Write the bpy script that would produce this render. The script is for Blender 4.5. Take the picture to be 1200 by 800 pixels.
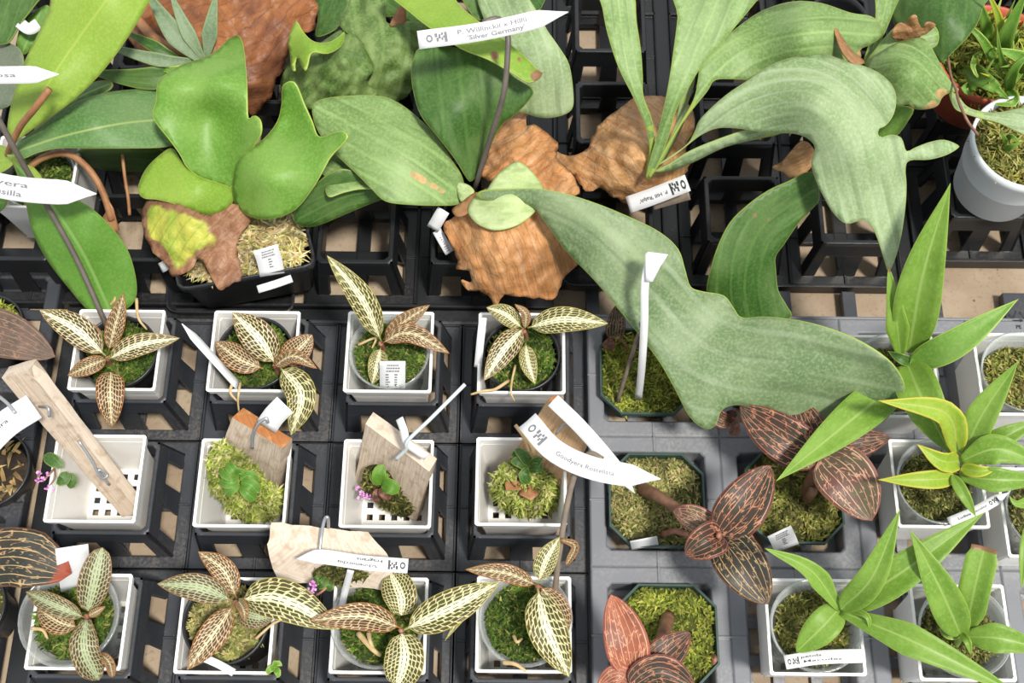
import bpy, bmesh, math, random
import numpy as np
from mathutils import Vector, noise as mnoise
from mathutils.geometry import delaunay_2d_cdt

for o in list(bpy.data.objects): bpy.data.objects.remove(o)
scene = bpy.context.scene
COL = scene.collection
random.seed(7)

# ------------------------------------------------------------------ camera, light, exposure
FPX = 1400.0                       # focal length in pixels of a 1200x800 picture
TILT = math.radians(22.5)          # optical axis away from straight down
YAW = math.radians(0.6)
HC = 85.0                          # camera height over the bench, cm
cam = bpy.data.cameras.new('camera'); camo = bpy.data.objects.new('camera', cam); COL.objects.link(camo)
cam.sensor_width = 36; cam.lens = 36*FPX/1200; cam.clip_start = 0.02; cam.clip_end = 50
camo.location = (0, 0, HC/100); camo.rotation_euler = (TILT, 0, YAW)
cam.dof.use_dof = True; cam.dof.focus_distance = 0.80; cam.dof.aperture_fstop = 13
scene.camera = camo

world = bpy.data.worlds.new('greenhouse_sky'); scene.world = world; world.use_nodes = True
bg = world.node_tree.nodes['Background']
bg.inputs['Color'].default_value = (0.93, 0.97, 1.0, 1); bg.inputs['Strength'].default_value = 0.75
sun = bpy.data.lights.new('sun', 'SUN'); suno = bpy.data.objects.new('sun', sun); COL.objects.link(suno)
sun.energy = 3.9; sun.angle = math.radians(8); sun.color = (1.0, 0.95, 0.86)
suno.rotation_euler = Vector((-0.30, 0.28, -1)).to_track_quat('-Z', 'Y').to_euler()   # shines towards the back left
suno.location = (1, -1, 3)
vs = scene.view_settings
vs.view_transform = 'Standard'; vs.look = 'None'; vs.gamma = 1; vs.use_curve_mapping = False
vs.exposure = 0.25
scene.cycles.max_bounces = 8; scene.cycles.transparent_max_bounces = 16

# ------------------------------------------------------------------ camera model: a picture point at a known height -> bench coordinates (cm)
_c, _s = math.cos(YAW), math.sin(YAW)
def _rz(v): return Vector((_c*v[0]-_s*v[1], _s*v[0]+_c*v[1], v[2]))
CF = _rz((0, math.sin(TILT), -math.cos(TILT))); CU = _rz((0, math.cos(TILT), math.sin(TILT))); CR = _rz((1, 0, 0))
CAM = Vector((0, 0, HC))
def at(x, y, z):
    d = CF + CR*((x-600)/FPX) + CU*((400-y)/FPX)
    return CAM + d*((z-HC)/d.z)
def pxcm(p):                        # cm per picture pixel at point p
    return (p-CAM).dot(CF)/FPX

# ------------------------------------------------------------------ node helper and materials
class NT:
    def __init__(s, name):
        s.m = bpy.data.materials.new(name); s.m.use_nodes = True
        s.t = s.m.node_tree; s.N = s.t.nodes; s.L = s.t.links
        s.b = s.N['Principled BSDF']; s.out = s.N['Material Output']
    def link(s, a, b): s.L.new(a, b)
    def put(s, sock, v):
        if hasattr(v, 'is_linked') or hasattr(v, 'links'): s.link(v, sock)
        else:
            if isinstance(v, tuple) and len(v) == 3 and sock.type == 'RGBA': v = v+(1,)
            sock.default_value = v
    def math(s, op, a, b=0.0, c=0.0):
        n = s.N.new('ShaderNodeMath'); n.operation = op
        for i, v in enumerate((a, b, c)):
            s.put(n.inputs[i], v)
        return n.outputs[0]
    def mix(s, f, a, b):
        n = s.N.new('ShaderNodeMix'); n.data_type = 'RGBA'
        s.put(n.inputs[0], f); s.put(n.inputs[6], a); s.put(n.inputs[7], b)
        return n.outputs[2]
    def step(s, v, lo, hi):          # smooth 0..1
        n = s.N.new('ShaderNodeMapRange'); n.interpolation_type = 'SMOOTHSTEP'
        s.put(n.inputs[0], v); n.inputs[1].default_value = lo; n.inputs[2].default_value = hi
        return n.outputs[0]
    def obj(s): return s.N.new('ShaderNodeTexCoord').outputs['Object']
    def noise(s, scale, vec=None, detail=3, rough=.55):
        n = s.N.new('ShaderNodeTexNoise'); n.inputs['Scale'].default_value = scale
        n.inputs['Detail'].default_value = detail; n.inputs['Roughness'].default_value = rough
        s.link(vec if vec is not None else s.obj(), n.inputs['Vector']); return n.outputs[0]
    def vor(s, scale, vec=None, feature='F1', rnd=1.0):
        n = s.N.new('ShaderNodeTexVoronoi'); n.feature = feature; n.inputs['Scale'].default_value = scale
        n.inputs['Randomness'].default_value = rnd
        s.link(vec if vec is not None else s.obj(), n.inputs['Vector']); return n.outputs[0]
    def uv(s):
        n = s.N.new('ShaderNodeUVMap'); n.uv_map = 'UVMap'
        x = s.N.new('ShaderNodeSeparateXYZ'); s.link(n.outputs[0], x.inputs[0]); return x.outputs[0], x.outputs[1]
    def xyz(s, x, y, z=0.0):
        n = s.N.new('ShaderNodeCombineXYZ')
        for i, v in enumerate((x, y, z)): s.put(n.inputs[i], v)
        return n.outputs[0]
    def attr(s, name, out='Fac'):
        n = s.N.new('ShaderNodeAttribute'); n.attribute_name = name; return n.outputs[out]
    def bump(s, h, strength=.3, dist=.001):
        n = s.N.new('ShaderNodeBump'); n.inputs['Strength'].default_value = strength; n.inputs['Distance'].default_value = dist
        s.link(h, n.inputs['Height']); s.link(n.outputs[0], s.b.inputs['Normal'])
    def done(s, col, rough=.5, spec=.5, trans=0.0):
        s.put(s.b.inputs['Base Color'], col); s.put(s.b.inputs['Roughness'], rough)
        s.b.inputs['Specular IOR Level'].default_value = spec
        if trans:
            t = s.N.new('ShaderNodeBsdfTranslucent'); s.put(t.inputs[0], col)
            mx = s.N.new('ShaderNodeMixShader'); mx.inputs[0].default_value = trans
            s.link(s.b.outputs[0], mx.inputs[1]); s.link(t.outputs[0], mx.inputs[2]); s.link(mx.outputs[0], s.out.inputs[0])
        return s.m

def m_plain(name, c, rough=.5, c2=None, scale=60, spec=.5, bump=0, metal=0):
    n = NT(name); ns = n.noise(scale)
    col = n.mix(n.step(ns, .35, .7), c, c2) if c2 else c
    if bump: n.bump(ns, bump, .001)
    n.b.inputs['Metallic'].default_value = metal
    return n.done(col, rough, spec)

def m_dusty(name, c, dust, amount=.6, rough=.42, bevel=0):
    n = NT(name)
    big = n.noise(14, None, 4); fine = n.noise(420, None, 2); speck = n.vor(260)
    f = n.math('MULTIPLY', n.step(big, .42, .75), n.step(fine, .35, .7))
    f = n.math('MULTIPLY', f, amount)
    f = n.math('MAXIMUM', f, n.math('MULTIPLY', n.math('SUBTRACT', 1.0, n.step(speck, .05, .16)), n.math('MULTIPLY', n.step(n.noise(30), .55, .62), .8)))
    n.bump(fine, .12, .0006)
    if bevel:                                   # moulded edges are rounded
        bv = n.N.new('ShaderNodeBevel'); bv.samples = 4; bv.inputs[0].default_value = bevel
        n.link(bv.outputs[0], [x for x in n.N if x.type == 'BUMP'][0].inputs['Normal'])
    return n.done(n.mix(f, c, dust), n.math('ADD', rough, n.math('MULTIPLY', f, .4)), .5)

def m_clear(name):
    n = NT(name); n.N.remove(n.b)
    t = n.N.new('ShaderNodeBsdfTransparent'); t.inputs[0].default_value = (.95, .97, .97, 1)
    g = n.N.new('ShaderNodeBsdfGlossy'); g.inputs['Roughness'].default_value = .15
    d = n.N.new('ShaderNodeBsdfDiffuse'); d.inputs[0].default_value = (.85, .88, .88, 1)
    a = n.N.new('ShaderNodeMixShader'); a.inputs[0].default_value = .6
    n.link(g.outputs[0], a.inputs[1]); n.link(d.outputs[0], a.inputs[2])
    fr = n.N.new('ShaderNodeLayerWeight'); fr.inputs[0].default_value = .35
    mx = n.N.new('ShaderNodeMixShader')
    n.link(n.math('MULTIPLY_ADD', fr.outputs['Facing'], .55, n.math('MULTIPLY_ADD', n.step(n.noise(90), .45, .7), .12, .13)), mx.inputs[0])
    n.link(t.outputs[0], mx.inputs[1]); n.link(a.outputs[0], mx.inputs[2]); n.link(mx.outputs[0], n.out.inputs[0])
    return n.m

def m_leaf(name, a, b, rim, mid=None, midw=.05, scale=35, rough=.42, stripes=0, stripe_col=None, fine=.35, trans=.22, rimw=.07, fleck=None, spots=(.13, .07, .035)):
    n = NT(name); u, v = n.uv(); big = n.noise(scale, None, 3); fn = n.noise(500, None, 3)
    col = n.mix(n.step(big, .35, .68), a, b)
    col = n.mix(n.math('MULTIPLY', n.step(fn, .42, .66), fine), col, tuple(min(1, x*1.35+.01) for x in b))
    if stripes:                                 # light and shade of broad folds painted along the blade, and rubbed green scratches
        bd = n.noise(1.0, n.xyz(n.math('MULTIPLY', u, 2.6), n.math('MULTIPLY', v, 1.6)), 2)
        col = n.mix(n.math('MULTIPLY', n.step(bd, .52, .68), .55), col, tuple(min(1, x*1.25+.02) for x in b))
        col = n.mix(n.math('MULTIPLY', n.step(bd, .46, .34), .5), col, tuple(x*.62 for x in a))
        sc = n.noise(1.0, n.xyz(n.math('MULTIPLY', u, 16.0), n.math('MULTIPLY', v, 26.0)), 2)
        col = n.mix(n.math('MULTIPLY', n.step(sc, .69, .74), .7), col, (a[0]*.6, a[1]*1.1, a[2]*.3))
    if fleck:                                   # pale mottling that follows the blade
        vv = n.vor(1.0, n.xyz(n.math('MULTIPLY', u, 5.0), n.math('MULTIPLY', v, 26.0)), 'F1')
        col = n.mix(n.math('MULTIPLY', n.math('SUBTRACT', 1.0, n.step(vv, .18, .5)), .55), col, fleck)
    if stripes:
        w = n.math('SINE', n.math('MULTIPLY_ADD', u, stripes, n.math('MULTIPLY', n.noise(9, None, 2), 3.0)))
        w = n.math('MULTIPLY', n.step(w, .70, 1.0), n.step(n.noise(16, None, 2), .25, .75))
        col = n.mix(n.math('MULTIPLY', w, .42), col, stripe_col or tuple(min(1, x*1.7) for x in b))
    if mid:
        col = n.mix(n.math('SUBTRACT', 1.0, n.step(n.math('ABSOLUTE', u), midw*.3, midw)), col, mid)
    e = n.attr('edge')
    col = n.mix(n.math('SUBTRACT', 1.0, n.step(e, rimw*.4, rimw)), col, rim)
    sp = n.math('ADD', n.attr('spot'), n.math('MULTIPLY', n.math('SUBTRACT', n.noise(110, None, 3), .5), .5))
    col = n.mix(n.math('MULTIPLY', n.step(sp, .4, .6), n.step(n.attr('spot'), .02, .2)), col, n.mix(n.noise(240), spots, tuple(min(1, x*3) for x in spots)))
    n.bump(n.math('ADD', fn, n.math('MULTIPLY', big, 2.0)), .16, .0008)
    return n.done(col, n.math('ADD', rough+.04, n.math('MULTIPLY', fn, .16)), .42, trans)

def m_jewel(name, ground, ground2, vein, centre, edge, cw=.34):
    n = NT(name); u, v = n.uv()
    w1 = n.math('SUBTRACT', n.noise(110, None, 2), .5); w2 = n.math('SUBTRACT', n.noise(190, None, 2), .5)
    uu = n.math('ADD', u, n.math('MULTIPLY', w1, .16)); P = .20
    lane = n.math('FLOOR', n.math('DIVIDE', uu, P))                        # lanes between the long veins
    wn = n.N.new('ShaderNodeTexWhiteNoise'); wn.noise_dimensions = '1D'; n.link(lane, wn.inputs['W'])
    au = n.math('ABSOLUTE', u)
    lng = n.math('ABSOLUTE', n.math('SUBTRACT', n.math('FRACT', n.math('DIVIDE', uu, P)), .5))      # .5 on a vein
    vv = n.math('ADD', n.math('ADD', n.math('MULTIPLY', v, 12.0), n.math('MULTIPLY', wn.outputs[0], 7.0)), n.math('SUBTRACT', n.math('MULTIPLY', w2, 1.1), n.math('MULTIPLY', au, 2.2)))
    crs = n.math('ABSOLUTE', n.math('SUBTRACT', n.math('FRACT', vv), .5))
    cen = n.math('SUBTRACT', 1.0, n.step(au, .0, cw))
    d = n.math('MAXIMUM', n.math('ADD', lng, n.math('MULTIPLY', cen, .34)), n.math('ADD', crs, n.math('MULTIPLY', cen, .10)))
    mask = n.step(n.math('ADD', d, n.math('MULTIPLY', w2, .14)), .375, .435)
    g = n.mix(n.step(n.math('ADD', n.math('ABSOLUTE', u), n.math('MULTIPLY', n.noise(60), .7)), .75, 1.25), ground, ground2)
    col = n.mix(mask, g, n.mix(cen, vein, centre))
    col = n.mix(n.math('SUBTRACT', 1.0, n.step(n.attr('edge'), .02, .06)), col, edge)
    n.bump(d, .5, .0006)
    return n.done(col, .45, .4, .2)

def m_ludisia(name, ground, ground2, vein, edge):
    n = NT(name); u, v = n.uv()
    au = n.math('ABSOLUTE', u)
    lines = n.math('PINGPONG', n.math('MULTIPLY', u, 1.0), .145)                 # seven veins running base to tip
    a = n.math('SUBTRACT', 1.0, n.step(n.math('ADD', lines, n.math('MULTIPLY', n.math('SUBTRACT', n.noise(120, None, 2), .5), .03)), .003, .021))
    cell = n.vor(1.0, n.xyz(n.math('MULTIPLY', u, 6.0), n.math('SUBTRACT', n.math('MULTIPLY', v, 11.0), n.math('MULTIPLY', au, 5.0))), 'DISTANCE_TO_EDGE', .9)
    brk = n.step(n.noise(200, None, 1), .47, .56)
    bb = n.math('MULTIPLY', n.math('SUBTRACT', 1.0, n.step(cell, .02, .07)), n.math('MULTIPLY', brk, .75))
    g = n.mix(n.step(n.noise(70), .4, .65), ground, ground2)
    col = n.mix(n.math('MAXIMUM', a, bb), g, vein)
    col = n.mix(n.math('SUBTRACT', 1.0, n.step(n.attr('edge'), .03, .10)), col, edge)
    col = n.mix(n.step(n.math('ADD', n.attr('spot'), n.math('MULTIPLY', n.math('SUBTRACT', n.noise(120), .5), .4)), .35, .6), col, (.26, .045, .018))
    n.bump(n.noise(300), .3, .0006)
    return n.done(col, .5, .35, .10)

def m_shield(name, cols, vein, scale=28, green=None):
    n = NT(name); u, v = n.uv()
    big = n.noise(scale, None, 5, .6); f2 = n.noise(scale*5, None, 4)
    streak = n.noise(1.0, n.xyz(n.math('MULTIPLY', u, 9.0), n.math('MULTIPLY', v, 2.2)), 4)
    col = n.mix(n.step(big, .30, .66), cols[0], cols[1]); col = n.mix(n.math('MULTIPLY', n.step(streak, .42, .72), .55), col, cols[2])
    col = n.mix(n.math('MULTIPLY', n.step(f2, .5, .75), .3), col, tuple(x*.5 for x in cols[1]))
    wv = n.noise(40, None, 3); vd = n.vor(1.0, n.xyz(n.math('MULTIPLY_ADD', wv, 2.2, n.math('MULTIPLY', u, 7.0)), n.math('MULTIPLY_ADD', wv, 2.0, n.math('MULTIPLY', v, 8.0))), 'DISTANCE_TO_EDGE'); col = n.mix(n.math('MULTIPLY', n.math('SUBTRACT', 1.0, n.step(vd, .0, .05)), .28), col, vein)
    col = n.mix(n.math('MULTIPLY', n.step(n.noise(17, None, 2), .52, .66), .55), col, tuple(x*.48 for x in cols[1]))
    rv = n.math('SINE', n.math('MULTIPLY_ADD', u, 30.0, n.math('MULTIPLY', wv, 9.0))); col = n.mix(n.math('MULTIPLY', n.step(rv, .86, 1.0), .35), col, vein)
    if green:
        e = n.math('ADD', n.math('SUBTRACT', n.attr('edge'), n.math('MULTIPLY', n.attr('spot'), 2.0)), n.math('MULTIPLY', n.math('SUBTRACT', n.noise(60, None, 4), .5), 1.3))
        gv = n.math('SINE', n.math('MULTIPLY', u, 26.0))
        gc = n.mix(n.math('MULTIPLY', n.step(gv, .8, 1.0), .45), n.mix(n.step(n.noise(45), .4, .65), green[0], green[1]), green[2])
        col = n.mix(n.step(e, .25, .6), col, gc)
    n.bump(n.math('ADD', n.math('MULTIPLY', f2, 1.2), n.math('MULTIPLY', n.step(vd, 0, .10), .12)), .6, .0018)
    return n.done(col, .5, .4, .12)

def m_moss():
    n = NT('moss'); return n.done(n.attr('tone', 'Color'), .75, .25, .25)

def m_wood(name, a, b, c, ax=1.0):
    n = NT(name); u, v = n.uv()
    w = n.noise(1.0, n.xyz(n.math('MULTIPLY', u, 34.0*ax), n.math('MULTIPLY', v, 3.0)), 4, .65)
    col = n.mix(n.step(w, .35, .62), a, b); col = n.mix(n.math('MULTIPLY', n.step(n.noise(130, None, 4), .5, .7), .6), col, c)
    n.bump(w, .6, .0012); return n.done(col, .8, .25)

def m_board():
    n = NT('bench_board'); w = n.noise(22, None, 5); f = n.noise(300, None, 3)
    col = n.mix(n.step(w, .3, .7), (.27, .205, .145), (.37, .295, .215)); col = n.mix(n.math('MULTIPLY', n.step(f, .55, .7), .5), col, (.20, .14, .09))
    col = n.mix(n.math('SUBTRACT', 1.0, n.step(n.vor(60), .03, .08)), col, (.09, .06, .045))
    n.bump(f, .3); return n.done(col, .85, .2)

M = {}
M['white'] = m_plain('white_plastic', (.80, .79, .76), .38, (.84, .83, .81), 40)
M['white_warm'] = m_plain('label_plastic', (.66, .67, .69), .4, (.70, .71, .73), 40)
M['ink'] = m_plain('ink', (.03, .03, .035), .6)
M['paleink'] = m_plain('pale_ink', (.16, .165, .18), .6)
M['black'] = m_dusty('black_plastic', (.014, .015, .018), (.12, .11, .10), .25, .34)
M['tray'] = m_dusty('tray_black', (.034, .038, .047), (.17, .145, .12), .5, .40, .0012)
M['trayback'] = m_dusty('tray_black_darker', (.010, .011, .013), (.07, .06, .05), .25, .36, .0012)  # darker tray black with less dust
M['traysky'] = m_dusty('tray_sky_bright', (.175, .182, .202), (.36, .35, .33), .45, .30, .0012)  # black tray with the sky's reflection put into its base colour
M['clear'] = m_clear('clear_plastic')
M['greenpot'] = m_plain('green_plastic', (.020, .050, .040), .4, (.03, .07, .055), 60)
M['clay'] = m_plain('terracotta_plastic', (.42, .075, .035), .5, (.50, .11, .05), 50)
M['palepot'] = m_plain('pale_blue_plastic', (.60, .66, .70), .42, (.66, .70, .73), 30)
M['wire'] = m_plain('galvanised_wire', (.45, .47, .50), .35, None, 60, .5, 0, .8)
M['tie'] = m_plain('grey_plastic_tie', (.50, .56, .58), .4)
M['stake'] = m_plain('bronze_stake', (.085, .070, .060), .5, (.12, .10, .085), 60)
M['stakepale'] = m_plain('worn_stake', (.20, .16, .12), .6, (.14, .11, .09), 80)
M['moss'] = m_moss()
M['board'] = m_board()
M['wood'] = m_wood('grey_wood', (.42, .33, .25), (.56, .47, .38), (.30, .22, .15))
M['woodpale'] = m_wood('pale_wood', (.52, .43, .34), (.64, .55, .46), (.38, .27, .18))
M['woodwarm'] = m_wood('warm_wood', (.44, .27, .14), (.54, .36, .21), (.30, .17, .08))
M['rust'] = m_wood('rust_end_grain', (.42, .18, .065), (.34, .125, .04), (.54, .30, .14), .4)
M['stem'] = m_plain('stem_brown', (.16, .075, .045), .5, (.24, .13, .08), 120)
M['stemred'] = m_plain('stem_red', (.27, .10, .07), .5, (.36, .18, .11), 150)
M['stemgreen'] = m_plain('stem_green', (.28, .38, .10), .5, (.20, .32, .06), 90)
M['dry'] = m_plain('dry_leaf', (.24, .105, .042), .6, (.36, .18, .08), 70, .5, .4)
M['straw'] = m_plain('dry_straw', (.55, .42, .22), .7, (.45, .30, .14), 120)
M['flower'] = m_plain('pink_petal', (.55, .16, .50), .5, (.75, .45, .72), 300)
M['soil'] = m_plain('dark_soil', (.02, .016, .012), .9, (.05, .035, .025), 120, .2, .6)
G = lambda *a, **k: m_leaf(*a, **k)
M['frond'] = G('frond_grey_green', (.105, .175, .068), (.205, .270, .138), (.30, .40, .08), scale=20, rough=.42, stripes=11, stripe_col=(.36, .43, .30), fine=.45, trans=.12)
M['frondpale'] = G('frond_silver_green', (.20, .30, .125), (.31, .40, .22), (.34, .44, .14), scale=22, rough=.5, stripes=20, stripe_col=(.46, .53, .38), fine=.4, trans=.14)
M['fronddark'] = G('frond_dark_green', (.032, .098, .012), (.078, .150, .034), (.20, .28, .05), scale=24, rough=.38, stripes=14, fine=.35, trans=.15)
M['frondmid'] = G('frond_mid_green', (.135, .235, .060), (.215, .320, .115), (.30, .40, .08), scale=24, rough=.42, stripes=13, fine=.45, trans=.14, spots=(.24, .16, .07))
M['bright'] = G('frond_bright_green', (.100, .240, .022), (.180, .325, .060), (.36, .47, .08), scale=24, rough=.35, stripes=0, fine=.3, trans=.15)
M['lime'] = G('frond_lime', (.185, .335, .028), (.265, .400, .055), (.40, .50, .10), scale=20, rough=.4, fine=.25)
M['strapgreen'] = G('strap_grey_green', (.13, .20, .105), (.21, .285, .17), (.24, .33, .15), scale=28, rough=.5, fine=.4)
M['shieldgreen'] = G('shield_green', (.075, .150, .026), (.185, .270, .085), (.16, .25, .05), scale=55, rough=.5, stripes=9, fine=.4)
M['shieldpale'] = G('shield_pale_green', (.40, .52, .20), (.50, .59, .31), (.38, .48, .14), scale=20, rough=.45, stripes=7, fine=.2)
M['orchidlime'] = G('orchid_leaf_lime', (.235, .370, .042), (.285, .420, .062), (.36, .40, .09), mid=(.33, .45, .08), midw=.05, scale=16, rough=.42, fine=.25)
M['orchidgreen'] = G('orchid_leaf_green', (.085, .200, .050), (.145, .255, .090), (.26, .32, .08), mid=(.29, .39, .13), midw=.06, scale=22, rough=.42, fine=.4)
M['orchidfresh'] = G('orchid_leaf_fresh', (.085, .225, .020), (.125, .275, .040), (.22, .32, .06), mid=(.20, .36, .09), midw=.07, scale=22, rough=.4, fine=.3)
M['under'] = G('leaf_underside', (.12, .16, .10), (.17, .20, .14), (.2, .26, .12), scale=22, rough=.6, fine=.4)
M['gspeck'] = G('bright_leaf_speckled', (.145, .280, .028), (.205, .350, .050), (.30, .44, .07), mid=(.30, .44, .11), midw=.10, scale=40, rough=.35, fine=.2, fleck=(.23, .40, .07), trans=.25, rimw=.04)
M['gyellow'] = G('bright_leaf_yellowing', (.235, .385, .020), (.315, .435, .045), (.52, .48, .05), mid=(.40, .49, .12), midw=.08, scale=40, rough=.4, fine=.2, fleck=(.38, .47, .10), trans=.25, rimw=.12)
M['grass'] = G('strap_leaf_green', (.095, .235, .018), (.165, .320, .045), (.24, .37, .06), scale=40, rough=.4, fine=.2, trans=.3)
M['jewel'] = m_jewel('jewel_leaf', (.050, .046, .012), (.062, .025, .012), (.66, .58, .33), (.84, .80, .60), (.36, .26, .09), .42)
M['jewelgreen'] = m_jewel('jewel_leaf_green', (.066, .070, .014), (.085, .065, .016), (.66, .61, .32), (.84, .80, .56), (.42, .39, .10), .42)
M['jewelred'] = m_jewel('jewel_leaf_rusty', (.066, .036, .014), (.115, .040, .014), (.60, .46, .26), (.66, .57, .36), (.34, .14, .04), .26)
M['jeweldark'] = m_jewel('jewel_leaf_sage', (.065, .050, .03), (.09, .045, .03), (.40, .40, .20), (.38, .44, .26), (.30, .17, .06), .55)
M['ludisia'] = m_ludisia('ludisia_leaf', (.032, .030, .020), (.055, .026, .020), (.56, .24, .13), (.17, .05, .04))
M['ludisiapale'] = m_ludisia('ludisia_leaf_pale', (.10, .085, .05), (.13, .06, .05), (.66, .37, .24), (.30, .10, .08))
M['ludisiared'] = m_ludisia('ludisia_leaf_red', (.30, .095, .05), (.20, .07, .045), (.72, .36, .22), (.30, .08, .065))
M['ludisiadark'] = m_ludisia('ludisia_leaf_dark', (.022, .026, .020), (.04, .03, .022), (.50, .33, .16), (.14, .06, .03))
M['brownleaf'] = m_ludisia('brown_leaf', (.13, .085, .065), (.09, .065, .05), (.28, .17, .11), (.17, .09, .06))
M['shield'] = m_shield('dead_shield', ((.60, .30, .115), (.46, .20, .07), (.66, .44, .26)), (.18, .07, .03))
M['shieldred'] = m_shield('dead_shield_red', ((.30, .11, .035), (.17, .065, .035), (.42, .17, .05)), (.08, .03, .02), 24)
M['shieldgrey'] = m_shield('dead_shield_grey', ((.56, .31, .12), (.40, .19, .07), (.68, .48, .30)), (.20, .10, .05), 34)
M['shieldlime'] = m_shield('fading_shield', ((.34, .17, .09), (.24, .11, .06), (.40, .24, .14)), (.15, .06, .03), 40, ((.46, .46, .075), (.34, .43, .06), (.20, .30, .03)))

# ------------------------------------------------------------------ object helpers (all geometry in cm, scaled to metres on linking)
def tag(o, label=None, cat=None, group=None, kind=None):
    if label: o['label'] = label
    if cat: o['category'] = cat
    if group: o['group'] = group
    if kind: o['kind'] = kind
    return o
def thing(name, loc, label, cat, group=None):
    o = bpy.data.objects.new(name, None); COL.objects.link(o); o.empty_display_size = .02
    o.location = Vector(loc)/100; o['org'] = tuple(loc)
    return tag(o, label, cat, group)
def base_of(p):
    return Vector(p['org']) if p is not None else Vector((0, 0, 0))
def mk(name, verts, faces, mat, parent=None, uv=None, attrs=None, smooth=True, solid=0, loc=None, tone=None, matidx=None):
    """one mesh object; verts in bench cm; children share their thing's origin"""
    org = base_of(parent) if parent is not None else (Vector(loc) if loc is not None else sum((Vector(v) for v in verts), Vector())/len(verts))
    me = bpy.data.meshes.new(name)
    me.from_pydata([((v[0]-org[0])/100, (v[1]-org[1])/100, (v[2]-org[2])/100) for v in verts], [], faces)
    for m in (mat if isinstance(mat, (list, tuple)) else [mat]): me.materials.append(m)
    if matidx: me.polygons.foreach_set('material_index', matidx)
    if uv is not None:
        l = me.uv_layers.new(name='UVMap'); li = np.empty(len(me.loops), dtype=np.int32); me.loops.foreach_get('vertex_index', li)
        l.data.foreach_set('uv', np.asarray(uv, dtype=np.float32)[li].ravel())
    for k, a in (attrs or {}).items():
        t = me.attributes.new(k, 'FLOAT', 'POINT'); t.data.foreach_set('value', np.asarray(a, dtype=np.float32))
    if tone is not None:
        t = me.attributes.new('tone', 'FLOAT_COLOR', 'POINT'); t.data.foreach_set('color', np.asarray(tone, dtype=np.float32).ravel())
    if smooth: me.polygons.foreach_set('use_smooth', [True]*len(me.polygons))
    me.update()
    o = bpy.data.objects.new(name, me); COL.objects.link(o); o['org'] = tuple(org)
    if parent is not None: o.parent = parent
    else: o.location = org/100
    if solid:
        md = o.modifiers.new('thickness', 'SOLIDIFY'); md.thickness = solid/100; md.offset = 0
    return o
def share(o, loc, parent=None):
    c = o.copy(); COL.objects.link(c); c.parent = parent
    c.location = Vector(loc)/100; c['org'] = tuple(loc); return c

def crom(P, n, closed=False):
    """n samples per span of a Catmull-Rom curve through P (tuples of any length)"""
    P = [np.array(p, float) for p in P]; out = []; k = len(P)
    for i in range(k if closed else k-1):
        if closed: a, b, c, d = P[(i-1) % k], P[i], P[(i+1) % k], P[(i+2) % k]
        else:
            b, c = P[i], P[i+1]; a = P[i-1] if i else 2*b-c; d = P[i+2] if i+2 < k else 2*c-b
        for j in range(n):
            t = j/n; out.append(.5*((2*b)+(-a+c)*t+(2*a-5*b+4*c-d)*t*t+(-a+3*b-3*c+d)*t**3))
    if not closed: out.append(P[-1])
    return out
def prof(kind, v):
    if kind == 'lance': return (max(v, .0)**.6*(1-v)**1.15)/(.343**.6*.657**1.15)
    if kind == 'ovate': return (max(v, .0)**.45*(1-v)**.75)/(.375**.45*.625**.75)
    if kind == 'jewel': return max(.06, ((max(v-.06, 0)/.94)**.65*(1-v)**.95)/(.406**.65*.594**.95))*(1 if v < 1 else 0)
    if kind == 'ellip': return 2*math.sqrt(max(v*(1-v), 0))
    if kind == 'strap': return min(1, .35+2.2*v)*min(1, (1-v)*3.5)**.6
    if kind == 'blunt': return min(1, .35+2.0*v)*(1 if v < .93 else .82)
    if kind == 'sword': return min(1, .25+1.9*v)*min(1, (1-v)*1.55)**.8
    if kind == 'tag': return 1.0 if v < .80 else max(.04, (1-v)/.20)
    if kind == 'bar': return 1.0
    return 1.0
class Surf:
    """blade along a centre line: S(v,u) -> point"""
    def __init__(s, pts, w, kind='lance', roll=0, fold=.15, wave=0, wn=5, n=14, up=.0, droop=0):
        C = [at(*p) for p in pts]
        if len(C) == 2: C = [C[0], (C[0]+C[1])*.5+Vector((0, 0, droop)), C[1]]
        L = crom([tuple(c) for c in C], 12); L = [Vector(x) for x in L]
        d = [0]
        for a, b in zip(L, L[1:]): d.append(d[-1]+(b-a).length)
        s.len = d[-1]; s.rows = []
        for i in range(n+1):
            t = s.len*i/n; k = 0
            while k < len(d)-2 and d[k+1] < t: k += 1
            f = (t-d[k])/max(1e-6, d[k+1]-d[k]); p = L[k].lerp(L[k+1], f)
            T = (L[min(k+2, len(L)-1)]-L[max(k-1, 0)]).normalized()
            N = (CAM-p).normalized().lerp(Vector((0, 0, 1)), up)
            W = N.cross(T).normalized(); N = T.cross(W).normalized()
            if roll:
                r = math.radians(roll); W, N = W*math.cos(r)+N*math.sin(r), N*math.cos(r)-W*math.sin(r)
            s.rows.append((p, W, N))
        pm = s.rows[n//2][0]; s.hw = w*pxcm(pm)/2/max(.3, math.cos(math.radians(roll)))
        s.kind, s.fold, s.wave, s.wn, s.n = kind, fold, wave, wn, n; s.ph = random.random()*6
    def __call__(s, v, u, lift=0):
        x = min(max(v, 0), 1)*s.n; k = min(int(x), s.n-1); f = x-k
        p, W, N = (s.rows[k][j].lerp(s.rows[k+1][j], f) for j in range(3))
        h = s.hw*prof(s.kind, min(max(v, 0), 1))
        off = s.fold*h*(abs(u)**1.3) + s.wave*s.hw*abs(u)**2*math.sin(v*s.wn*6.283+s.ph+(2.1 if u > 0 else 0))*min(1, v*4)*min(1, (1-v)*4)
        return p+W*(h*u)+N*(off+lift)
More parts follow.
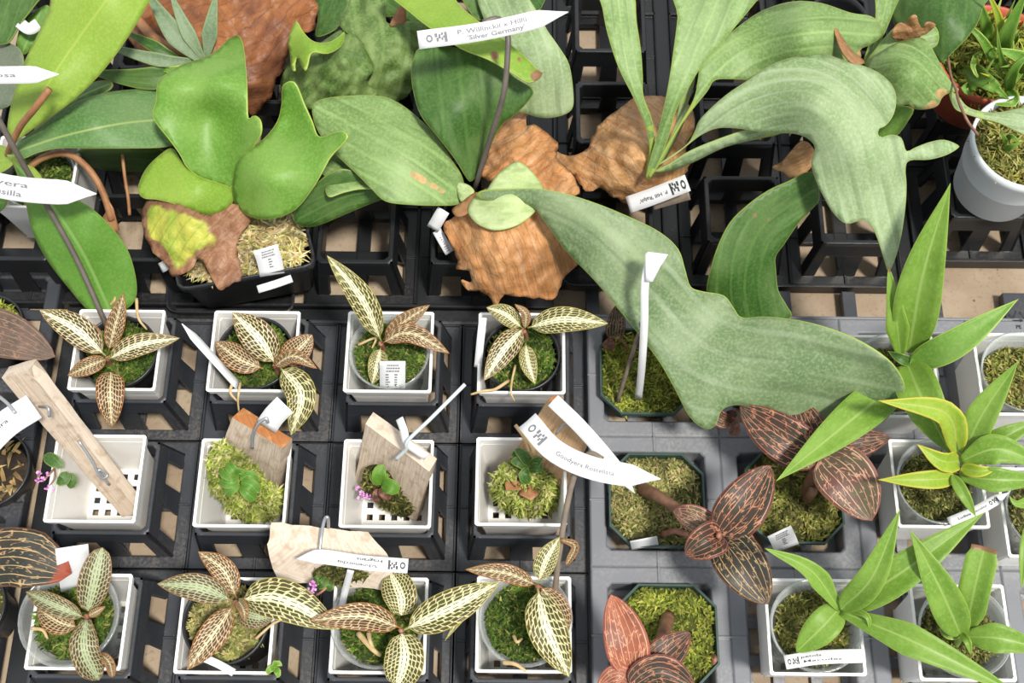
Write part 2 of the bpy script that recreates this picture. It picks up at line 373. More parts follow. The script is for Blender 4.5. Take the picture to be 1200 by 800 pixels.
def leaf(parent, mat, pts, w, kind='lance', name='leaf', nu=6, solid=.04, label=None, spots=(), **k):
    s = Surf(pts, w, kind, **k); n = s.n; V, F, UV, E, SP = [], [], [], [], []
    for i in range(n+1):
        v = i/n; h = s.hw*prof(kind, v)
        for j in range(nu+1):
            u = 2*j/nu-1; V.append(s(v, u)); UV.append((u, v)); E.append((1-abs(u))*max(h, .001) if kind not in ('blunt',) else (1-abs(u))*h)
            SP.append(max([0]+[max(0, 1-abs(v-sv)/sr) for sv, sr in spots]))
    for i in range(n):
        for j in range(nu):
            a = i*(nu+1)+j; F.append((a, a+1, a+nu+2, a+nu+1))
    o = mk(name, V, F, M[mat], parent, UV, {'edge': E, 'spot': SP}, solid=solid)
    if label: o['label'] = label
    o_s[o.name] = s
    return o
o_s = {}
def rbf(ctrl):
    P = np.array([c[:2] for c in ctrl], float)/100; z = np.array([c[2] for c in ctrl], float); k = len(P)
    def ker(r2): return np.where(r2 > 1e-9, r2*np.log(np.maximum(r2, 1e-9)), 0)
    A = np.zeros((k+3, k+3)); d = ((P[:, None]-P[None])**2).sum(2); A[:k, :k] = ker(d)+np.eye(k)*1e-3
    A[:k, k] = 1; A[:k, k+1:] = P; A[k, :k] = 1; A[k+1:, :k] = P.T
    w = np.linalg.solve(A, np.concatenate([z, [0, 0, 0]]))
    return lambda Q: ker(((Q[:, None]/100-P[None])**2).sum(2))@w[:k]+w[k]+(Q/100)@w[k+1:]
def blade(parent, mat, outline, ctrl, axis, name='frond', step=6, solid=.09, rough=0, rf=.16, spots=(), ref=None, label=None, jag=0, raw=False):
    """a leaf of free outline: outline and axis are seen positions, ctrl gives true heights (cm)"""
    O = np.array(crom(outline, 4, True)) if not raw else np.array(outline, float)
    R = [O[0]]
    for p in O[1:]:
        if np.hypot(*(p-R[-1])) > 2.2: R.append(p)
    O = np.array(R)
    if jag:
        c = O.mean(0); rnd = np.array([mnoise.noise((x*.13, y*.13, 3.1))+.6*mnoise.noise((x*.4, y*.4, 1.1)) for x, y in O])
        d = O-c; O = O+d/np.linalg.norm(d, axis=1)[:, None]*(rnd*jag)[:, None]
    lo, hi = O.min(0), O.max(0); I = []
    A, B = O, np.roll(O, -1, 0)
    def inside(q): 
        c = ((A[:, 1] > q[1]) != (B[:, 1] > q[1])) & (q[0] < (B[:, 0]-A[:, 0])*(q[1]-A[:, 1])/(B[:, 1]-A[:, 1]+1e-12)+A[:, 0]); return c.sum() % 2 == 1
    def dist(q, A, B):
        ab = B-A; t = np.clip(((q-A)*ab).sum(1)/np.maximum((ab*ab).sum(1), 1e-9), 0, 1); return np.hypot(*((A+ab*t[:, None])-q).T)
    y = lo[1]+step*.5; r = 0
    while y < hi[1]:
        x = lo[0]+(step*.5 if r % 2 else 0)
        while x < hi[0]:
            q = np.array([x, y])
            if inside(q) and dist(q, A, B).min() > step*.45: I.append(q)
            x += step
        y += step*.87; r += 1
    m = len(O); pts = [Vector(p) for p in O]+[Vector(p) for p in I]
    res = delaunay_2d_cdt(pts, [], [list(range(m))], 1, 1e-4)
    Q = np.array([tuple(p) for p in res[0]]); faces = [tuple(f) for f in res[2]]
    z = rbf(ctrl)(Q)
    if rough: z = z+np.array([rough*(mnoise.noise((a*rf*.25, b*rf*.25, 7.7))+.28*mnoise.noise((a*rf*.7, b*rf*.7, 2.2))) for a, b in Q])
    V = [at(a, b, c) for (a, b), c in zip(Q, z)]
    AX = np.array(crom(axis, 6)); aA, aB = AX[:-1], AX[1:]; cum = np.concatenate([[0], np.cumsum(np.hypot(*(aB-aA).T))])
    UV, E, SP = [], [], []
    ref = ref or max(20, np.percentile([dist(q, aA, aB).min() for q in Q], 92))
    for q, p in zip(Q, V):
        ab = aB-aA; t = np.clip(((q-aA)*ab).sum(1)/np.maximum((ab*ab).sum(1), 1e-9), 0, 1); dd = np.hypot(*((aA+ab*t[:, None])-q).T)
        k = int(dd.argmin()); sg = math.copysign(1, ab[k][0]*(q-aA[k])[1]-ab[k][1]*(q-aA[k])[0])
        UV.append((sg*dd[k]/ref, (cum[k]+t[k]*math.hypot(*ab[k]))/cum[-1])); E.append(dist(q, A, B).min()*pxcm(p))
        SP.append(max([0]+[max(0, 1-math.hypot(q[0]-sx, q[1]-sy)/sr) for sx, sy, sr in spots]))
    F = []
    for f in faces:
        a, b, c = (V[i] for i in f[:3]); F.append(f if (b-a).cross(c-a).dot(CAM-a) > 0 else f[::-1])
    o = mk(name, V, F, M[mat], parent, UV, {'edge': E, 'spot': SP}, solid=solid)
    if label: o['label'] = label
    return o

def tube(name, pts, r, mat, parent=None, seg=7, px=True, taper=None, smooth=5, cm=False):
    """round rod through points; pts are picture points with heights, or bench cm when cm=True"""
    C = [Vector(p) if cm else at(*p) for p in pts]
    L = [Vector(x) for x in crom([tuple(c) for c in C], smooth)] if len(C) > 2 else C
    V, F = [], []; n = len(L); X = None
    for i, p in enumerate(L):
        T = (L[min(i+1, n-1)]-L[max(i-1, 0)]).normalized()
        if X is None: X = T.cross(Vector((.3, .2, 1)) if abs(T.z) < .9 else Vector((1, 0, 0))).normalized()
        X = (X-T*X.dot(T)).normalized(); Y = T.cross(X)
        rr = r*(1+(taper-1)*i/(n-1)) if taper else r
        for j in range(seg):
            a = 6.2832*j/seg; V.append(p+X*(rr*math.cos(a))+Y*(rr*math.sin(a)))
    for i in range(n-1):
        for j in range(seg):
            a, b = i*seg+j, i*seg+(j+1) % seg; F.append((a, b, b+seg, a+seg))
    F.append(tuple(range(seg))[::-1]); F.append(tuple(range((n-1)*seg, n*seg)))
    return mk(name, V, F, M[mat], parent)
def lathe(name, c, prof_, mat, parent=None, seg=40, tilt=(0, 0), loc=None):
    """surface of revolution: prof_ is (radius, height) around the axis at c"""
    V, F = [], []
    for r, z in prof_:
        for j in range(seg):
            a = 6.2832*j/seg; V.append(Vector((c[0]+r*math.cos(a)+tilt[0]*z, c[1]+r*math.sin(a)+tilt[1]*z, c[2]+z-tilt[0]*r*math.cos(a)-tilt[1]*r*math.sin(a))))
    k = len(prof_)
    for i in range(k-1):
        for j in range(seg):
            a, b = i*seg+j, i*seg+(j+1) % seg; F.append((a, b, b+seg, a+seg))
    if prof_[0][0] > .01: F.append(tuple(range(seg))[::-1])
    return mk(name, V, F, M[mat], parent, loc=loc)
def sq_ring(V, F, levels, close_bottom=False):
    """square rings (half width, height, corner cut) joined in order"""
    s0 = len(V)
    for h, z, cut in levels:
        c = max(cut, .001)
        for sx, sy, first in ((1, -1, 1), (1, 1, 0), (-1, 1, 1), (-1, -1, 0)):
            a = Vector((sx*(h-c), sy*h, z)); b = Vector((sx*h, sy*(h-c), z))
            V += [a, b] if first else [b, a]
    for i in range(len(levels)-1):
        for j in range(8):
            a, b = s0+i*8+j, s0+i*8+(j+1) % 8; F.append((a, b, b+8, a+8))
    return s0

# moss: many short curved shoots over a rough cushion
PAL = {'green': [(.05, .10, .012), (.08, .15, .018), (.14, .20, .03), (.035, .07, .012), (.10, .17, .02), (.26, .26, .07), (.06, .12, .014)],
       'olive': [(.20, .22, .04), (.30, .31, .07), (.12, .15, .03), (.40, .37, .13), (.24, .19, .05)],
       'hay': [(.34, .33, .11), (.45, .41, .17), (.25, .26, .08), (.18, .20, .05), (.40, .32, .14)],
       'yellow': [(.30, .34, .045), (.22, .27, .035), (.40, .40, .08), (.12, .16, .025)],
       'dark': [(.10, .11, .022), (.17, .17, .045), (.06, .07, .016), (.27, .25, .08)],
       'straw': [(.74, .62, .33), (.62, .54, .22), (.78, .68, .44), (.46, .46, .14), (.60, .40, .20)],
       'sphag': [(.34, .40, .08), (.44, .46, .14), (.25, .32, .05), (.50, .45, .22), (.19, .25, .035)],
       'bits': [(.42, .28, .11), (.55, .42, .2), (.2, .13, .06), (.3, .22, .1)]}
def moss(parent, sample, n, pal, ln=.42, wd=.11, name='moss', nrm=None, base=None, dark=.28):
    V, F, T = [], [], []; P = PAL[pal]; U0 = nrm or Vector((0, 0, 1))
    if base:
        bv, bf = base; V += bv; F += bf; c = np.array(P).mean(0)*dark  # cushion colour darkened for the shaded voids between shoots
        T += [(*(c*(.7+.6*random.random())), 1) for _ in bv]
    for _ in range(n):
        p = sample(); a = random.random()*6.2832; el = random.uniform(.05, 1.0); X = Vector((math.cos(a), math.sin(a), 0))
        D = (X*math.cos(el)+U0*math.sin(el)).normalized(); S = D.cross(U0+Vector((.01, .02, 0))).normalized(); B = -U0*.45+X*.3
        l = ln*random.uniform(.5, 1.4); w = wd*random.uniform(.6, 1.5); c = np.array(random.choice(P))*random.uniform(.7, 1.25)*(.85+.7*mnoise.noise((p[0]*1.1, p[1]*1.1, 9.1))); k = len(V)
        lift = mnoise.noise((p[0]*1.3, p[1]*1.3, 4.4))*.45
        p = p+U0*lift
        q = p+D*(l*.5); r = p+D*l+B*(l*.45)
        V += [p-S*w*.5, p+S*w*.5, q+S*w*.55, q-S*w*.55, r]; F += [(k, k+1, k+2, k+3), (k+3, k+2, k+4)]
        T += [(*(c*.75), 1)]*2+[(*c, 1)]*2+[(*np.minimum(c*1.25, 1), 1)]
    o = mk(name, V, F, M['moss'], parent, tone=T, smooth=False); o['kind'] = 'stuff'; return o
def disc_moss(parent, c, r, pal, n=2300, dome=.3, **k):
    bv = [Vector((c[0], c[1], c[2]+dome*.6))]; bf = []; K = 28
    for ring in (.5, 1):
        for j in range(K):
            a = 6.2832*j/K; bv.append(Vector((c[0]+r*ring*math.cos(a), c[1]+r*ring*math.sin(a), c[2]+(dome*.45 if ring < 1 else -.1))))
    for j in range(K):
        bf.append((0, 1+j, 1+(j+1) % K)); bf.append((1+j, 1+K+j, 1+K+(j+1) % K, 1+(j+1) % K))
    def smp():
        a = random.random()*6.2832; q = math.sqrt(random.random())*.96
        return Vector((c[0]+r*q*math.cos(a), c[1]+r*q*math.sin(a), c[2]+dome*(1-q*q)-.05))
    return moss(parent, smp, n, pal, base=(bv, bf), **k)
def sq_moss(parent, c, h, cut, pal, n=2600, dome=.35, rot=0, **k):
    cr, sr = math.cos(rot), math.sin(rot)
    def W(x, y, z): return Vector((c[0]+x*cr-y*sr, c[1]+x*sr+y*cr, c[2]+z))
    ring = [(h-cut, -h), (h, -h+cut), (h, h-cut), (h-cut, h), (-h+cut, h), (-h, h-cut), (-h, -h+cut), (-h+cut, -h)]
    bv = [W(0, 0, dome*.5)]+[W(x, y, -.1) for x, y in ring]; bf = [(0, 1+i, 1+(i+1) % 8) for i in range(8)]
    def smp():
        while True:
            x, y = random.uniform(-h, h), random.uniform(-h, h)
            if abs(x)+abs(y) < 2*h-cut: return W(x*.97, y*.97, dome*(1-max(abs(x), abs(y))/h)-.05)
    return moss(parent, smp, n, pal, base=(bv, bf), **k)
def poly_moss(parent, poly, ctrl, pal, n=700, thick=.5, **k):
    zf = rbf(ctrl); P = np.array(poly, float); lo, hi = P.min(0), P.max(0); A, B = P, np.roll(P, -1, 0); c = P.mean(0)
    def ins(q): return (((A[:, 1] > q[1]) != (B[:, 1] > q[1])) & (q[0] < (B[:, 0]-A[:, 0])*(q[1]-A[:, 1])/(B[:, 1]-A[:, 1]+1e-12)+A[:, 0])).sum() % 2 == 1
    def smp():
        while True:
            q = np.array([random.uniform(lo[0], hi[0]), random.uniform(lo[1], hi[1])])
            if ins(q):
                e = min(1, np.hypot(*((P-q).T)).min()/14)
                return at(q[0], q[1], float(zf(q[None])[0])+thick*e)
    O = np.array(crom(poly, 3, True)); bv = [at(c[0], c[1], float(zf(c[None])[0])+thick*.8)]+[at(q[0], q[1], float(zf(q[None])[0])) for q in O]
    m = len(O); bf = [(0, 1+(i+1) % m, 1+i) for i in range(m)]
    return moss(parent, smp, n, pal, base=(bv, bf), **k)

# writing: font outlines laid onto a label's surface
def _glyphs(text):
    cu = bpy.data.curves.new('t', 'FONT'); cu.body = text; cu.resolution_u = 2; cu.offset = .018
    o = bpy.data.objects.new('t', cu); COL.objects.link(o); bpy.context.view_layer.update()
    me = bpy.data.meshes.new_from_object(o.evaluated_get(bpy.context.evaluated_depsgraph_get()))
    V = [tuple(v.co) for v in me.vertices]; F = [tuple(p.vertices) for p in me.polygons]
    bpy.data.objects.remove(o); bpy.data.curves.remove(cu); bpy.data.meshes.remove(me); return V, F
def lettering(o, lines, mat='ink', extra=()):
    """lines: (text, s0, s1, u centre, u height); extra: flat polygons in (v,u)"""
    s = o_s[o.name]; V, F = [], []
    for text, s0, s1, uc, uh in lines:
        v, f = _glyphs(text); x0 = min(p[0] for p in v); x1 = max(p[0] for p in v); k = len(V); sg = 1 if s1 > s0 else -1
        for p in v: V.append(s(s0+(s1-s0)*(p[0]-x0)/(x1-x0), uc+sg*uh*(p[1]-.33)/.7, .045))
        F += [tuple(i+k for i in g) for g in f]
    for poly in extra:
        k = len(V); V += [s(a, b, .045) for a, b in poly]; F.append(tuple(range(k, k+len(poly))))
    return mk('lettering', V, F, M[mat], o, smooth=False)
def emblem(v0, v1, u0=-.5, u1=.5):
    """a ring and a jagged cluster of small dark blocks"""
    X = lambda t: v0+(v1-v0)*t; Y = lambda t: u0+(u1-u0)*t; out = []
    for j in range(10):
        a, b = 6.2832*j/10, 6.2832*(j+1)/10
        out.append([(X(.16+.15*math.cos(a)), Y(.5+.36*math.sin(a))), (X(.16+.15*math.cos(b)), Y(.5+.36*math.sin(b))), (X(.16+.08*math.cos(b)), Y(.5+.18*math.sin(b))), (X(.16+.08*math.cos(a)), Y(.5+.18*math.sin(a)))])
    for x, y, w, h in ((.40, .55, .12, .35), (.46, .15, .10, .35), (.56, .40, .10, .40), (.68, .70, .10, .22), (.68, .25, .08, .25), (.82, .05, .12, .9), (.76, .45, .08, .2)):
        out.append([(X(x), Y(y)), (X(x+w), Y(y)), (X(x+w), Y(y+h)), (X(x), Y(y+h))])
    return out
def label_strip(pts, w, label, lines=(), extra=(), kind='tag', name='plant_label', mat='white_warm', ink='ink', group='plant labels', **k):
    o = leaf(None, mat, pts, w, kind, name=name, nu=2, solid=.06, fold=k.pop('fold', 0), n=k.pop('n', 16), **k)
    tag(o, label, 'label', group)
    if lines or extra: lettering(o, lines, ink, extra)
    return o
# ------------------------------------------------------------------ bench and trays
def box_faces(V, F, x0, x1, y0, y1, z0, z1):
    k = len(V); V += [Vector(p) for p in ((x0, y0, z0), (x1, y0, z0), (x1, y1, z0), (x0, y1, z0), (x0, y0, z1), (x1, y0, z1), (x1, y1, z1), (x0, y1, z1))]
    F += [tuple(k+i for i in f) for f in ((3, 2, 1, 0), (4, 5, 6, 7), (0, 1, 5, 4), (1, 2, 6, 5), (2, 3, 7, 6), (3, 0, 4, 7))]
V, F = [], []; box_faces(V, F, -75, 80, -12, 95, -2.5, 0)
tag(mk('floor', V, F, M['board'], smooth=False), 'beige bench board seen through the gaps of the black trays', kind='structure')

def collar_mesh(p, mat, top=3.15, bot=3.75, zt=5.5, zb=1.0, inner=2.86):
    """one moulded cell: flat foot ring, windowed collar flaring downwards, top frame, floor bars"""
    V, F = [], []
    sq_ring(V, F, [(p/2, zb-.5, .05), (p/2, zb, .05), (bot, zb, .6), (bot-.15, zb-.4, .6)])
    for q in range(4):                                    # four walls, two windows each
        R = lambda x, y, z: Vector(((x, y), (-y, x), (-x, -y), (y, -x))[q]+(z,))
        def wall(a0, a1, b0, b1):                         # a across (-1..1), b up (0..1)
            k = len(V)
            for th in (0, .16):
                for a, b in ((a0, b0), (a1, b0), (a1, b1), (a0, b1)):
                    h = bot+(top-bot)*b-th; V.append(R(a*(h+th*(1 if abs(a) == 1 else 0)), -h, zb+(zt-zb)*b))
            F.extend([(k, k+1, k+2, k+3), (k+7, k+6, k+5, k+4)]+[(k+i, k+i+4, k+(i+1) % 4+4, k+(i+1) % 4) for i in range(4)])
        wall(-1, 1, .62, 1); wall(-1, -.72, 0, .62); wall(.72, 1, 0, .62); wall(-.22, .22, 0, .62)
    sq_ring(V, F, [(top-.02, zt-.45, .35), (top+.06, zt-.05, .35), (top, zt+.06, .35), (inner+.05, zt+.06, .3), (inner, zt-.05, .3), (inner-.04, zt-1.6, .3)])
    box_faces(V, F, -.5, .5, -bot+.1, bot-.1, zb-.35, zb-.05); box_faces(V, F, -bot+.1, bot-.1, -.45, .45, zb-.36, zb-.06)
    for a in (-1, 1):                                     # raised seams where two cells meet, and the half seam in the middle of each side
        x0, x1 = sorted((a*p/2, a*(p/2-.11))); box_faces(V, F, x0, x1, -p/2, p/2, zb-.1, zb+.3); box_faces(V, F, -p/2, p/2, x0, x1, zb-.1, zb+.3)
        x0, x1 = sorted((a*p/2, a*bot)); box_faces(V, F, x0, x1, -.07, .07, zb-.1, zb+.14); box_faces(V, F, -.07, .07, x0, x1, zb-.1, zb+.14)
    return V, F
def deck_mesh(p, zt=2.2, hole=3.56, depth=2.0):
    """one cell of a flat-topped tray: level deck with a square hole and a skirt below it, seams at the cell edge"""
    V, F = [], []
    sq_ring(V, F, [(p/2, zt-1.0, .02), (p/2, zt-.12, .02), (p/2-.12, zt, .02), (hole+.10, zt, .3), (hole, zt-.12, .3), (hole-.06, zt-depth, .3), (hole-.5, zt-depth, .3)])
    for a in (-1, 1):
        box_faces(V, F, -hole+.2, hole-.2, a*1.3-.4, a*1.3+.4, zt-depth-.05, zt-depth+.2)
        box_faces(V, F, a*1.3-.4, a*1.3+.4, -hole+.2, hole-.2, zt-depth-.06, zt-depth+.19)
        x0, x1 = sorted((a*p/2, a*(hole+.12))); box_faces(V, F, x0, x1, -.08, .08, zt-.1, zt+.05); box_faces(V, F, -.08, .08, x0, x1, zt-.1, zt+.05)
    return V, F
def tray(name, label, cells, mesh, mat, rim=None, deck=False):
    c0 = cells[0]; t = thing(name, (c0[0], c0[1], 0), label, 'tray', 'black growing trays')
    V, F = mesh; proto = mk('cell', V, F, M[mat], None, smooth=False, loc=(0, 0, 0))
    for i, (x, y) in enumerate(cells):
        o = proto if i == 0 else share(proto, (0, 0, 0))
        o.parent = t; o.location = (Vector((x, y, 0))-Vector((c0[0], c0[1], 0)))/100
        if 'org' in o: del o['org']
    if rim:
        x0, x1, y0, y1, z0, z1, w = rim; V, F = [], []
        box_faces(V, F, x0-w, x0, y0-w, y1+w, z0, z1); box_faces(V, F, x1, x1+w, y0-w, y1+w, z0, z1)
        box_faces(V, F, x0, x1, y1, y1+w, z0, z1); box_faces(V, F, x0, x1, y0-w, y0, z0, z1)
        mk('rim', V, F, M[mat], t, smooth=False)
    return t
P1 = 9.42
T1X = [-28.0, -18.38, -8.76, .46]; T1Y = [31.25-P1*j for j in range(4)]
tray('cell_tray', 'black cell tray under the four columns of white square pots at front left', [(x, y) for y in T1Y for x in T1X], collar_mesh(9.55, 'tray', 3.25, 3.8, 5.5, 1.0, 3.0), 'tray',
     (T1X[0]-P1/2, T1X[-1]+P1/2, T1Y[-1]-P1/2, T1Y[0]+P1/2, .4, 1.5, .25))
P2 = 9.5
_b = at(769, 586, 2.2); T2X = [_b.x+P2*i for i in range(4)]; T2Y = [_b.y+P2-P2*j for j in range(4)]
tray('deck_tray', 'black flat-topped tray, sky sheen painted in, holding the green pots at front right', [(x, y) for y in T2Y for x in T2X], deck_mesh(P2), 'traysky')
T3X = [-48.9, -39.6]; T3Y = [35.6-9.3*j for j in range(4)]
tray('deck_tray', 'black flat-topped tray at the left edge of the picture beside the wooden plank', [(x, y) for y in T3Y for x in T3X], deck_mesh(9.3, 2.2), 'tray')
P4 = 8.5
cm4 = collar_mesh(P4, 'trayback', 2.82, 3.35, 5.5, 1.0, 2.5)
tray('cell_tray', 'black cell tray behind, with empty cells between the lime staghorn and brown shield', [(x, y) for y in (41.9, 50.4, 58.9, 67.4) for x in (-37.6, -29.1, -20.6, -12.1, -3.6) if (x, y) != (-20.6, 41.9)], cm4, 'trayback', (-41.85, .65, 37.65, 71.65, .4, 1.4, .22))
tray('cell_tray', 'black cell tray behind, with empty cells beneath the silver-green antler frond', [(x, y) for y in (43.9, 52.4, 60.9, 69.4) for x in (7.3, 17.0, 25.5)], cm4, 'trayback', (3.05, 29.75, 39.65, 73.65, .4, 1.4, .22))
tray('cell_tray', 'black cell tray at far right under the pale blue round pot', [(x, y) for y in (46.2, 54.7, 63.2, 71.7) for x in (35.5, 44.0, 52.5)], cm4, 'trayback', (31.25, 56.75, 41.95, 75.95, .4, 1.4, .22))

bt = [o for o in bpy.data.objects if o.type == 'EMPTY' and o.name.startswith('cell_tray')]
for tr, x0, x1, y0, y1 in ((bt[0], -32.9, 5.2, 36.25, 37.35), (bt[0], -34.6, -33.0, -2, 37.35), (bt[1], .85, 2.8, 37.65, 71.65), (bt[2], 11.55, 12.75, 39.65, 73.65), (bt[2], 29.97, 31.0, 39.65, 73.65)):
    V, F = [], []; box_faces(V, F, x0, x1, y0, y1, .5, .95); mk('gap_strip', V, F, M['trayback'], tr, smooth=False)  # added dark strips: shade of the tray gaps, one a front lip
deck = [o for o in bpy.data.objects if o.type == 'EMPTY' and o.name.startswith('deck_tray')][0]
for x, hw in ((5.8, .5), (13.9, .5), (20.6, .5), (25.6, .5), (31.7, 1.0), (38.4, .9), (43, .8)):
    V, F = [], []; box_faces(V, F, x-hw, x+hw, 36.4, 39.2, .3, 1.1); mk('strut', V, F, M['tray'], deck, smooth=False)
V, F = [], []; box_faces(V, F, T2X[0]-4.6, T2X[3]+4.6, T2Y[0]+4.75, T2Y[0]+4.95, .2, 2.1); mk('back_skirt', V, F, M['traysky'], deck, smooth=False)
# moulded recycling mark on the flat tray
V, F = [], []
mc = at(1193, 371, 2.23)
for a in range(3):
    t0, t1 = math.radians(90+120*a), math.radians(210+120*a); A, B = [mc+Vector((math.cos(t), math.sin(t), 0))*.62 for t in (t0, t1)]
    d = (B-A).normalized(); nrm = Vector((-d.y, d.x, 0)); k = len(V)
    V += [A+d*.15-nrm*.05, B-d*.42-nrm*.05, B-d*.42+nrm*.05, A+d*.15+nrm*.05]; F.append((k, k+1, k+2, k+3))
    V += [B-d*.42-nrm*.15, B-d*.18, B-d*.42+nrm*.15]; F.append((k+4, k+5, k+6))
v, f = _glyphs('PE'); k = len(V); V += [mc+Vector((p[0]*.42-.28, p[1]*.42-.98, 0)) for p in v]; F += [tuple(i+k for i in g) for g in f]
mk('moulded_mark', [v+Vector((0, 0, .01)) for v in V], F, M['trayback'], deck, smooth=False)

# ------------------------------------------------------------------ pots
def square_pot_mesh():
    V, F = [], []; H = 6.0
    sq_ring(V, F, [(2.42, 0, .15), (2.78, H-.75, .15), (2.98, H-.62, .15), (3.05, H, .12), (2.86, H, .1), (2.80, H-.7, .1), (2.30, .18, .1)])
    n = 11; w = 2.40                                          # floor with a grid of square drain holes
    for i in range(n):
        for j in range(n):
            if i % 2 and j % 2 and not (i == 5 and j == 5): continue
            x0, x1, y0, y1 = -w+2*w*i/n, -w+2*w*(i+1)/n, -w+2*w*j/n, -w+2*w*(j+1)/n
            k = len(V)
            V += [Vector(q) for q in ((x0, y0, .18), (x1, y0, .18), (x1, y1, .18), (x0, y1, .18), (x0, y0, .02), (x1, y0, .02), (x1, y1, .02), (x0, y1, .02))]
            F += [(k, k+1, k+2, k+3), (k+7, k+6, k+5, k+4), (k, k+4, k+5, k+1), (k+1, k+5, k+6, k+2), (k+2, k+6, k+7, k+3), (k+3, k+7, k+4, k)]
    return V, F
_pv, _pf = square_pot_mesh(); WP = None
def white_pot(x, y, label, z=1.5):
    global WP
    if WP is None: WP = o = mk('square_pot', _pv, _pf, M['white'], None, smooth=False, loc=(0, 0, 0)); o.location = (x/100, y/100, z/100)
    else: o = share(WP, (x, y, z))
    return tag(o, label, 'pot', 'white square pots')
def plant(name, c, label, cat='plant', group=None): return thing(name, c, label, cat, group)
def black_pot(t, c, r=2.72, zr=7.15, z0=1.8, mat='black'):
    H = zr-z0
    return lathe('pot', (c[0], c[1], z0), [(r*.74, 0), (r*.93, H-.9), (r*.95, H-.55), (r, H-.5), (r, H), (r-.13, H), (r-.16, H-.7), (r*.70, .2), (0.01, .2)], mat, t)
def clear_pot(t, c, r=2.75, zr=7.5, z0=1.8, flare=.0, tilt=(0, 0)):
    H = zr-z0
    return lathe('pot', (c[0], c[1], z0), [(r*.72, 0), (r*.93, H-1.1), (r*.97, H-.9), (r*.96, H-.6), (r+flare, H-.12), (r+flare+.12, H), (r+flare, H+.06), (r+flare-.1, H-.2)], 'clear', t, tilt=tilt)
def stem(t, pts, r=.16, mat='stemred', name='stem', **k): return tube(name, pts, r, mat, t, **k)

R1 = [(-27.99, 31.2), (-18.4, 31.2), (-8.96, 31.25), (.34, 31.25)]
R2 = [(-28.3, 21.9), (-18.25, 21.7), (-8.57, 21.75), (.38, 22.2)]
R3 = [(-27.7, 12.45), (-18.4, 12.3), (-8.61, 12.4), (.72, 12.75)]
_cl = lambda v, c: min(max(v, c-.16), c+.16)
R1, R2, R3 = [[(_cl(x, T1X[i]), _cl(y, T1Y[j])) for i, (x, y) in enumerate(r)] for j, r in enumerate((R1, R2, R3))]
colname = ['leftmost column', 'second column', 'third column', 'fourth column']
for i, c in enumerate(R1): white_pot(*c, 'white square pot in the back row of white pots, %s' % colname[i])
white_pot(*R2[0], 'empty-floored white square pot with square drain holes and a leaning grey plank')
white_pot(*R2[1], 'white square pot holding the rust-ended wood mount with lime moss')
white_pot(*R2[2], 'white square pot holding the grey wood mount with a protruding pale cable tie')
white_pot(*R2[3], 'white square pot holding the warm brown wood mount under a long curved label')
for i, c in enumerate(R3): white_pot(*c, 'white square pot in the nearest row of the front tray, %s' % colname[i])

# ------------------------------------------------------------------ jewel orchids with netted leaves
def jewel(c, zr, label, leaves, pot='black', pal='green', base=None, n=2400, r=2.72, flare=0, tilt=(0, 0), off=(0, 0), mz=None):
    t = plant('jewel_orchid', (c[0]+off[0], c[1]+off[1], 1.8), label, 'orchid', 'jewel orchids with netted leaves')
    cc = (c[0]+off[0], c[1]+off[1])
    (black_pot(t, cc, r, zr) if pot == 'black' else clear_pot(t, cc, r, zr, flare=flare, tilt=tilt))
    mz = mz or zr-.75
    disc_moss(t, (cc[0], cc[1], mz), r-.3, pal, n)
    if base:
        b = base; stem(t, [(b[0]+4, b[1]+10, mz), (b[0]+2, b[1]+4, mz+.9), (b[0], b[1], b[2])], .17, 'stemred')
    for L in leaves:
        kw = dict(L[3]) if len(L) > 3 else {}
        m = kw.pop('m', 'jewel'); kw.setdefault('fold', .22); kw.setdefault('n', 16)
        leaf(t, m, L[0], L[1]*.9, L[2] or 'jewel', nu=8, **kw)
    return t
jewel(R1[0], 7.15, 'netted jewel orchid with long pointed cream-centred leaves in black round pot, beside the bronze stake',
  [([(124, 417, 8.6), (88, 385, 10), (46, 363, 10.5)], 40, 0, dict(wave=.1)), ([(127, 412, 8.8), (136, 378, 10.2), (145, 343, 11.5)], 25, 0, dict(m='jewelred')),
   ([(126, 421, 8.7), (162, 404, 9.8), (211, 396, 9.6)], 31, 0, dict(fold=.35)), ([(126, 420, 8.6), (106, 428, 9.2), (79, 440, 8.9)], 24, 0, dict(m='jewelred', fold=.4)),
   ([(130, 436, 8.3), (129, 462, 8.9), (131, 500, 7.6)], 36, 'ovate', dict(m='jewelred', wave=.05)), ([(121, 402, 7.6), (108, 392, 7.9), (92, 380, 7.6)], 26, 0, dict(m='jewelred'))],
  base=(126, 420, 8.6))
jewel(R1[1], 7.2, 'cream-leaved jewel orchid in black round pot, one leaf drooping over the right rim',
  [([(323, 427, 8.6), (303, 396, 10), (272, 366, 10.2)], 46, 0, dict(m='jewel', wave=.06)), ([(309, 432, 8.4), (281, 421, 8.8), (252, 400, 8.4)], 36, 0, dict(m='jewelred')),
   ([(333, 424, 8.2), (351, 408, 8.7), (366, 392, 8.9)], 36, 'ovate', dict(m='jewelred', spots=((1, .35),))), ([(320, 430, 8.8), (344, 417, 10), (372, 432, 9.8)], 20, 0, dict(m='jewelred', fold=.6)),
   ([(328, 430, 8.4), (353, 462, 9.2), (341, 510, 7.8)], 42, 0, dict(m='jewelgreen', wave=.08))], base=(322, 428, 8.5))
